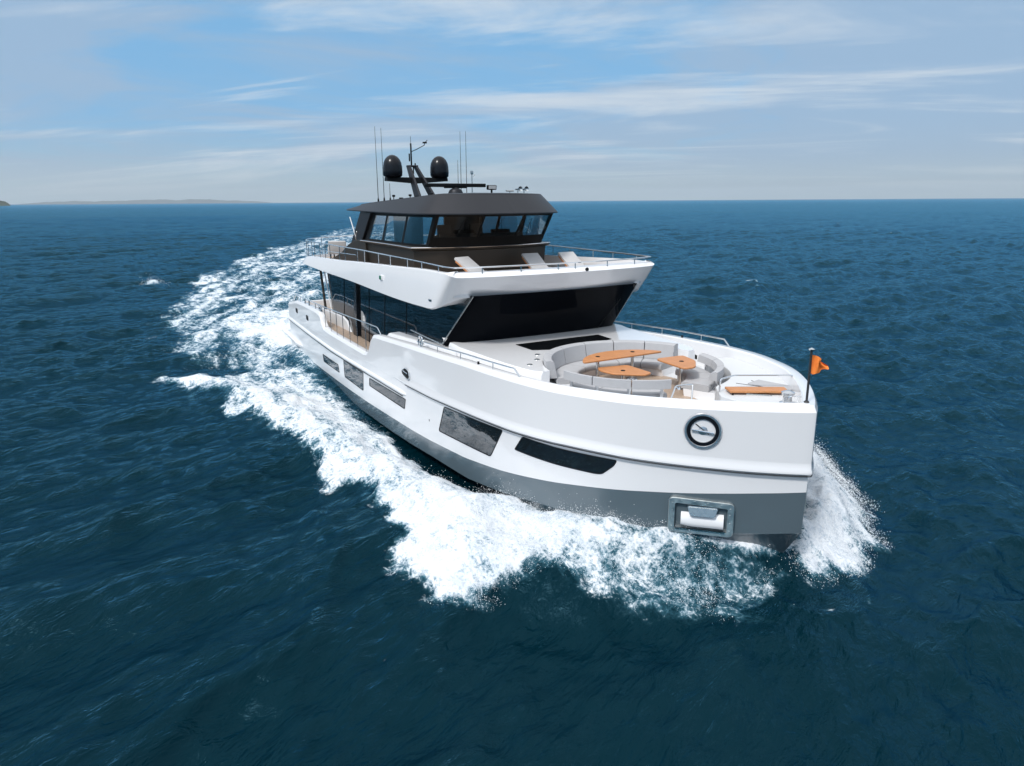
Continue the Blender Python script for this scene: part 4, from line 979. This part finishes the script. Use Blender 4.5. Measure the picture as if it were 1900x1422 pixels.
    # billowing foam surface
    b = (.5-np.abs(perlin(x*1.1, y*1.1)))*.15+(.5-np.abs(perlin(x*2.6+7, y*2.6)))*.06+(.5-np.abs(perlin(x*6.1, y*6.1+4)))*.022+perlin(x*13, y*13)*.016
    b = b+(.45-np.abs(perlin(x*.55+1, y*.55)))*.22
    Z = Z+b*sstep(.35, .95, F)*np.interp(-x, [-2, 28, 60, 120], [1, .85, .5, .25])
    return np.clip(F, 0, 1.15), Z
WR = np.random.default_rng(21)
NW = 84
LAM = np.exp(np.linspace(math.log(.45), math.log(17), NW))*(1+.06*WR.standard_normal(NW))
AZ = R(207)+WR.normal(0, 1, NW)*np.interp(LAM, [.5, 3, 17], [.75, .55, .30]); PH = WR.uniform(0, 2*math.pi, NW)
AMP = LAM/(2*math.pi)*np.interp(LAM, [.45, 1.2, 4, 7, 17], [.040, .042, .040, .026, .012])
def waves(x, y, sp):
    dx = np.zeros_like(x); dy = np.zeros_like(x); z = np.zeros_like(x)
    gust = 1+.55*fbm(x*.035+2, y*.035, 2)+.5*perlin(x*.011, y*.011+4); gust2 = 1+.7*fbm(x*.11, y*.11+8, 2)
    for i in range(NW):
        k = 2*math.pi/LAM[i]; c, s = math.cos(AZ[i]), math.sin(AZ[i])
        w = AMP[i]*sstep(1.9, 3.6, LAM[i]/sp)*(gust if LAM[i] > 3 else gust2)
        ph = k*(c*x+s*y)+PH[i]; sn = np.sin(ph); z += w*np.cos(ph)
        q = .85; dx -= q*w*c*sn; dy -= q*w*s*sn
    return dx, dy, z
def build_sea():
    cx, cy = CAM.x, CAM.y
    def geo(a, b, k):
        n = max(2, int(math.log(b/a)/math.log(k))); return list(np.geomspace(a, b, n, endpoint=False))
    rad = np.array(geo(.6, 6.5, 1.03)+geo(6.5, 62, 1.0034)+geo(62, 200, 1.0042)+geo(200, 500, 1.008)+geo(500, 32000, 1.035)+[32000.0])
    fine = np.arange(-43, 43.001, .078); coarse = np.arange(43, 317, 3.0)[1:]
    ang = np.radians(np.concatenate([fine, coarse]))+YAW
    nr, na = len(rad), len(ang)
    rr, aa = np.meshgrid(rad, ang, indexing='ij'); x = (cx+rr*np.cos(aa)).ravel(); y = (cy+rr*np.sin(aa)).ravel()
    step = np.gradient(rad); sp = np.maximum(np.repeat(step, na)*.8, rr.ravel()*.0016)
    isc = np.tile(np.concatenate([np.zeros(len(fine), bool), np.ones(len(coarse), bool)]), nr)
    sp = np.where(isc, np.maximum(sp, rr.ravel()*.05), sp)
    dx, dy, z = waves(x, y, sp)
    F = np.zeros_like(x); Z = np.zeros_like(x)
    m = (x > -300) & (x < 6) & (y > -30) & (y < 125)
    F[m], Z[m] = sea_fields(x[m], y[m])
    # the hull's shelter calms the chop right beside it
    d = np.clip(abs(y)-wl_half(x), 0, 99); dist = np.hypot(d, np.maximum(0, np.maximum(x, -29-x))); calm = (1-.75*np.exp(-dist/1.4))*(1-.35*np.clip(F, 0, 1))
    cap = sstep(.36, .50, z)*sstep(.10, .35, perlin(x*.45, y*.45+31))*(np.hypot(x-cx, y-cy) > 24); F = np.maximum(F, .66*cap)
    co = np.stack([x+dx*calm, y+dy*calm, SEA_Z+z*calm+Z], 1).astype(np.float32)
    i = np.arange(nr-1)[:, None]*na; j = np.arange(na)[None, :]; j2 = (j+1) % na
    q = np.stack([i+j, i+na+j, i+na+j2, i+j2], -1).reshape(-1, 4)
    me = bpy.data.meshes.new('sea'); me.vertices.add(len(co)); me.vertices.foreach_set('co', co.ravel())
    me.loops.add(q.size); me.loops.foreach_set('vertex_index', q.ravel().astype(np.int32))
    me.polygons.add(len(q)); me.polygons.foreach_set('loop_start', np.arange(0, q.size, 4, dtype=np.int32))
    me.polygons.foreach_set('use_smooth', np.ones(len(q), bool))
    me.update(calc_edges=True)
    at = me.attributes.new('foam', 'FLOAT', 'POINT'); at.data.foreach_set('value', F.astype(np.float32))
    o = bpy.data.objects.new('sea', me); COL.objects.link(o); tag(o, 'dark blue choppy open sea with the white wake and bow wave of the yacht', None, None, 'structure')
    me.materials.append(sea_mat()); return o, co, F
def sea_mat():
    m, nt, p = newmat('sea water and foam'); N = nt.nodes; L = nt.links
    def mth(op, a, b=None, clamp=False):
        q = N.new('ShaderNodeMath'); q.operation = op; q.use_clamp = clamp
        for i, v in enumerate((a, b)):
            if v is None: continue
            if isinstance(v, (int, float)): q.inputs[i].default_value = v
            else: L.new(v, q.inputs[i])
        return q.outputs[0]
    def ss(v, a, b):
        q = N.new('ShaderNodeMapRange'); q.interpolation_type = 'SMOOTHSTEP'; L.new(v, q.inputs[0]); q.inputs[1].default_value = a; q.inputs[2].default_value = b; return q.outputs[0]
    geo = N.new('ShaderNodeNewGeometry'); at = N.new('ShaderNodeAttribute'); at.attribute_name = 'foam'; F = at.outputs['Fac']
    def tex(scale, detail, rough, dist, sx=1, sy=1, rot=None):
        mp = N.new('ShaderNodeMapping')
        if rot is not None: mp.vector_type = 'TEXTURE'
        rot = rot or 0; L.new(geo.outputs['Position'], mp.inputs[0]); mp.inputs['Scale'].default_value = (sx, sy, 1); mp.inputs['Rotation'].default_value = (0, 0, rot)
        t = N.new('ShaderNodeTexNoise'); t.inputs['Scale'].default_value = scale; t.inputs['Detail'].default_value = detail; t.inputs['Roughness'].default_value = rough; t.inputs['Distortion'].default_value = dist
        L.new(mp.outputs[0], t.inputs['Vector']); return t
    n1 = tex(1.0, 10, .66, .8, .48, 1.0)
    n2 = tex(5.0, 6, .65, .6, .7, 1.0)
    n3 = tex(17.0, 5, .65, .4, .8, 1.0)
    wob = tex(1.7, 4, .6, .3)
    va = N.new('ShaderNodeVectorMath'); va.operation = 'SCALE'; L.new(wob.outputs['Color'], va.inputs[0]); va.inputs[3].default_value = 0.55
    vb = N.new('ShaderNodeVectorMath'); vb.operation = 'ADD'; L.new(geo.outputs['Position'], vb.inputs[0]); L.new(va.outputs[0], vb.inputs[1])
    def vor(scale):
        v = N.new('ShaderNodeTexVoronoi'); v.feature = 'DISTANCE_TO_EDGE'; v.voronoi_dimensions = '3D'; v.inputs['Scale'].default_value = scale
        L.new(vb.outputs[0], v.inputs['Vector']); return mth('SUBTRACT', 1.0, ss(v.outputs['Distance'], 0.0, .20))
    lace = mth('ADD', mth('MULTIPLY', vor(2.4), .55), mth('MULTIPLY', vor(6.5), .45))
    v = mth('ADD', mth('ADD', mth('MULTIPLY', ss(n1.outputs[0], .28, .72), .44), mth('ADD', mth('MULTIPLY', ss(n2.outputs[0], .3, .7), .18), mth('MULTIPLY', ss(n3.outputs[0], .3, .7), .12))), mth('MULTIPLY', lace, .26))
    T = mth('SUBTRACT', 1.0, mth('MULTIPLY', F, .90))
    mask = ss(mth('SUBTRACT', mth('ADD', v, mth('MULTIPLY', mth('SUBTRACT', n3.outputs[0], .5), .30)), T), -.10, .36)
    thin = mth('MULTIPLY', ss(mth('SUBTRACT', v, T), -.42, .30), ss(F, .15, .6))
    # water: chop too small for the mesh, drawn out along the crests
    b1 = tex(1.0, 5, .58, .4, 1.0, 2.6, R(207)); b2 = tex(3.2, 5, .6, .6, 1.0, 2.8, R(203)); b4 = tex(13, 4, .6, .3, 1.0, 2.2, R(210))
    hgt = mth('ADD', mth('MULTIPLY', b1.outputs[0], .19), mth('ADD', mth('MULTIPLY', b2.outputs[0], .135), mth('MULTIPLY', b4.outputs[0], .022)))
    bp = N.new('ShaderNodeBump'); bp.inputs['Strength'].default_value = 1.0; bp.inputs['Distance'].default_value = 1.0; L.new(hgt, bp.inputs['Height'])
    mx = N.new('ShaderNodeMix'); mx.data_type = 'RGBA'; L.new(thin, mx.inputs[0]); mx.inputs[6].default_value = (.0001, .0108, .0162, 1); mx.inputs[7].default_value = (.055, .165, .220, 1)
    N.remove(p); df = N.new('ShaderNodeBsdfDiffuse'); L.new(mx.outputs[2], df.inputs[0]); gl = N.new('ShaderNodeBsdfGlossy'); gl.inputs['Color'].default_value = (.25, .60, .82, 1); gl.inputs['Roughness'].default_value = .10
    L.new(bp.outputs[0], gl.inputs['Normal']); fz = N.new('ShaderNodeFresnel'); fz.inputs[0].default_value = 1.333; L.new(bp.outputs[0], fz.inputs['Normal'])
    p = N.new('ShaderNodeMixShader'); L.new(fz.outputs[0], p.inputs[0]); L.new(df.outputs[0], p.inputs[1]); L.new(gl.outputs[0], p.inputs[2])
    fo = N.new('ShaderNodeBsdfPrincipled'); fo.inputs['Roughness'].default_value = .75; fo.inputs['Specular IOR Level'].default_value = .2
    cr = N.new('ShaderNodeMix'); cr.data_type = 'RGBA'; L.new(ss(mth('ADD', mth('MULTIPLY', n3.outputs[0], .35), mth('ADD', mth('MULTIPLY', n2.outputs[0], .35), mth('MULTIPLY', n1.outputs[0], .3))), .38, .60), cr.inputs[0]); cr.inputs[6].default_value = (.48, .54, .60, 1); cr.inputs[7].default_value = (.74, .76, .78, 1); L.new(cr.outputs[2], fo.inputs['Base Color'])
    b3 = N.new('ShaderNodeBump'); b3.inputs['Strength'].default_value = .9; b3.inputs['Distance'].default_value = .04
    L.new(mth('ADD', mth('MULTIPLY', n2.outputs[0], .7), mth('MULTIPLY', n1.outputs[0], .8)), b3.inputs['Height']); L.new(b3.outputs[0], fo.inputs['Normal'])
    ms = N.new('ShaderNodeMixShader'); L.new(mask, ms.inputs[0]); L.new(p.outputs[0], ms.inputs[1]); L.new(fo.outputs[0], ms.inputs[2])
    L.new(ms.outputs[0], N['Material Output'].inputs[0]); return m
SEA, SEA_CO, SEA_F = build_sea()

# ------------------------------------------------------------------ spray: loose drops over the bow wave
def build_spray():
    r = np.random.default_rng(5)
    def heights(x, y): F, Z = sea_fields(x, y); return F, SEA_Z+Z
    pos = []; rad = []
    def cloud(n, x0, x1, y0, y1, h, lo, accept, r0=.0028, r1=.010):
        x = r.uniform(x0, x1, n); y = r.uniform(y0, y1, n); F, z = heights(x, y); d = abs(y)-wl_half(x)
        clump = sstep(-.15, .45, fbm(x*1.5, y*1.5, 3)+.1)
        ok = (d > .02) & (r.uniform(0, 1, n) < accept(x, y, d, F)*(.25+.75*clump))
        zz = z+lo+r.exponential(1, n)*h(x, y, d)*(.4+clump)
        pos.append(np.stack([x, y, zz], 1)[ok]); rad.append((r0+(r1-r0)*r.uniform(0, 1, n)**2.5)[ok])
    # starboard curl off the stem and its outer edge
    cloud(340000, -8, 1.2, -8.2, -.0, lambda x, y, d: np.interp(-x, [-1, 1, 4, 8], [.03, .07, .09, .06]), -.02, lambda x, y, d, F: np.clip(F*1.35-.25, 0, 1)*.55)
    cloud(60000, -5.0, .4, -4.6, -.0, lambda x, y, d: .07+0*x, 0, lambda x, y, d, F: np.exp(-(d/.6)**2)*np.clip(F*1.2, 0, 1)*.8)
    cloud(90000, -20, -7, -8.8, -3.6, lambda x, y, d: .07+0*x, -.02, lambda x, y, d, F: np.clip(F*1.2-.3, 0, 1)*.22)
    # port side plume behind the stem
    cloud(150000, -5.5, .5, .0, 6.0, lambda x, y, d: .05+.15*np.exp(-(d/1.6)**2)*np.interp(-x, [-.5, .5, 2.2, 5], [.2, .9, 1, .5]), 0, lambda x, y, d, F: np.clip(F*1.3-.1, 0, 1)*.85, .0028, .011)
    cloud(5000, -71.5, -67, -9, -5.5, lambda x, y, d: .16+0*x, 0, lambda x, y, d, F: F*.8, .008, .022)
    P_ = np.concatenate(pos); rd = np.concatenate(rad); n = len(P_)
    o6 = np.array([(1, 0, 0), (-1, 0, 0), (0, 1, 0), (0, -1, 0), (0, 0, 1), (0, 0, -1)], float); f8 = np.array([(0, 2, 4), (2, 1, 4), (1, 3, 4), (3, 0, 4), (2, 0, 5), (1, 2, 5), (3, 1, 5), (0, 3, 5)])
    co = (P_[:, None, :]+o6[None]*rd[:, None, None]*r.uniform(.6, 1.5, (n, 1, 3))).reshape(-1, 3); fc = (f8[None]+np.arange(n)[:, None, None]*6).reshape(-1, 3)
    me = bpy.data.meshes.new('spray'); me.vertices.add(len(co)); me.vertices.foreach_set('co', co.astype(np.float32).ravel())
    me.loops.add(fc.size); me.loops.foreach_set('vertex_index', fc.ravel().astype(np.int32)); me.polygons.add(len(fc)); me.polygons.foreach_set('loop_start', np.arange(0, fc.size, 3, dtype=np.int32))
    me.polygons.foreach_set('use_smooth', np.ones(len(fc), bool)); me.update(calc_edges=True)
    m = mat('spray drops', (.88, .90, .92), .6, spec=.3); me.materials.append(m)
    o = bpy.data.objects.new('spray', me); COL.objects.link(o); tag(o, 'white spray thrown up by the bow of the yacht', 'spray', None, 'stuff'); print('spray', n)
build_spray()

# ------------------------------------------------------------------ far land on the left of the horizon
def land(name, label, az0, az1, dist, hgt, col, seed, rough):
    n = 160; r = np.random.default_rng(seed); az = np.linspace(az0, az1, n); t = np.linspace(0, 1, n); rows = []
    env = np.clip(np.sin(np.pi*t)**.6, 0, 1)
    prof = hgt*env*(.55+.45*(fbm(t*6+seed, 0*t+.5, 4)+.5))+rough*perlin(t*90, t*0+3.3)*env
    for k, (dd, hz) in enumerate(((0, 0), (.006, .45), (.014, .85), (.022, 1.0), (.035, .7), (.05, 0))):
        q = dist*(1+dd); rows.append([(CAM.x+q*math.cos(a), CAM.y+q*math.sin(a), SEA_Z-1+max(0, h)*hz*(1+.12*perlin(np.array([i*.31]), np.array([k*1.7]))[0])) for i, (a, h) in enumerate(zip(az, prof))])
    o = MB().loft(rows, False).build(name, mat(name+' rock and scrub', col, .9, spec=.1, var=.4, vscale=.02), None, angle=60); tag(o, label, None, None, 'structure')
land('headland', 'low dark wooded point at the far left of the horizon', YAW+R(34.35), YAW+R(38.0), 5200, 62, (.06, .075, .06), 4, 5)
land('hills', 'faint pale line of hills along the left horizon', YAW+R(18), YAW+R(34), 24000, 150, (.10, .12, .13), 9, 10)
# ------------------------------------------------------------------ sea haze
hz = MB().box((0, 0, 300), (66000, 66000, 612)).build('haze', bpy.data.materials.new('sea haze'), None, flat=True); tag(hz, 'thin pale sea haze', None, None, 'stuff')
hm = hz.data.materials[0]; hm.use_nodes = True; nt = hm.node_tree; nt.nodes.clear()
o_ = nt.nodes.new('ShaderNodeOutputMaterial'); v_ = nt.nodes.new('ShaderNodeVolumePrincipled'); nt.links.new(v_.outputs[0], o_.inputs['Volume'])
v_.inputs['Color'].default_value = (.80, .88, .95, 1); v_.inputs['Density'].default_value = 3.6e-5; v_.inputs['Anisotropy'].default_value = .2
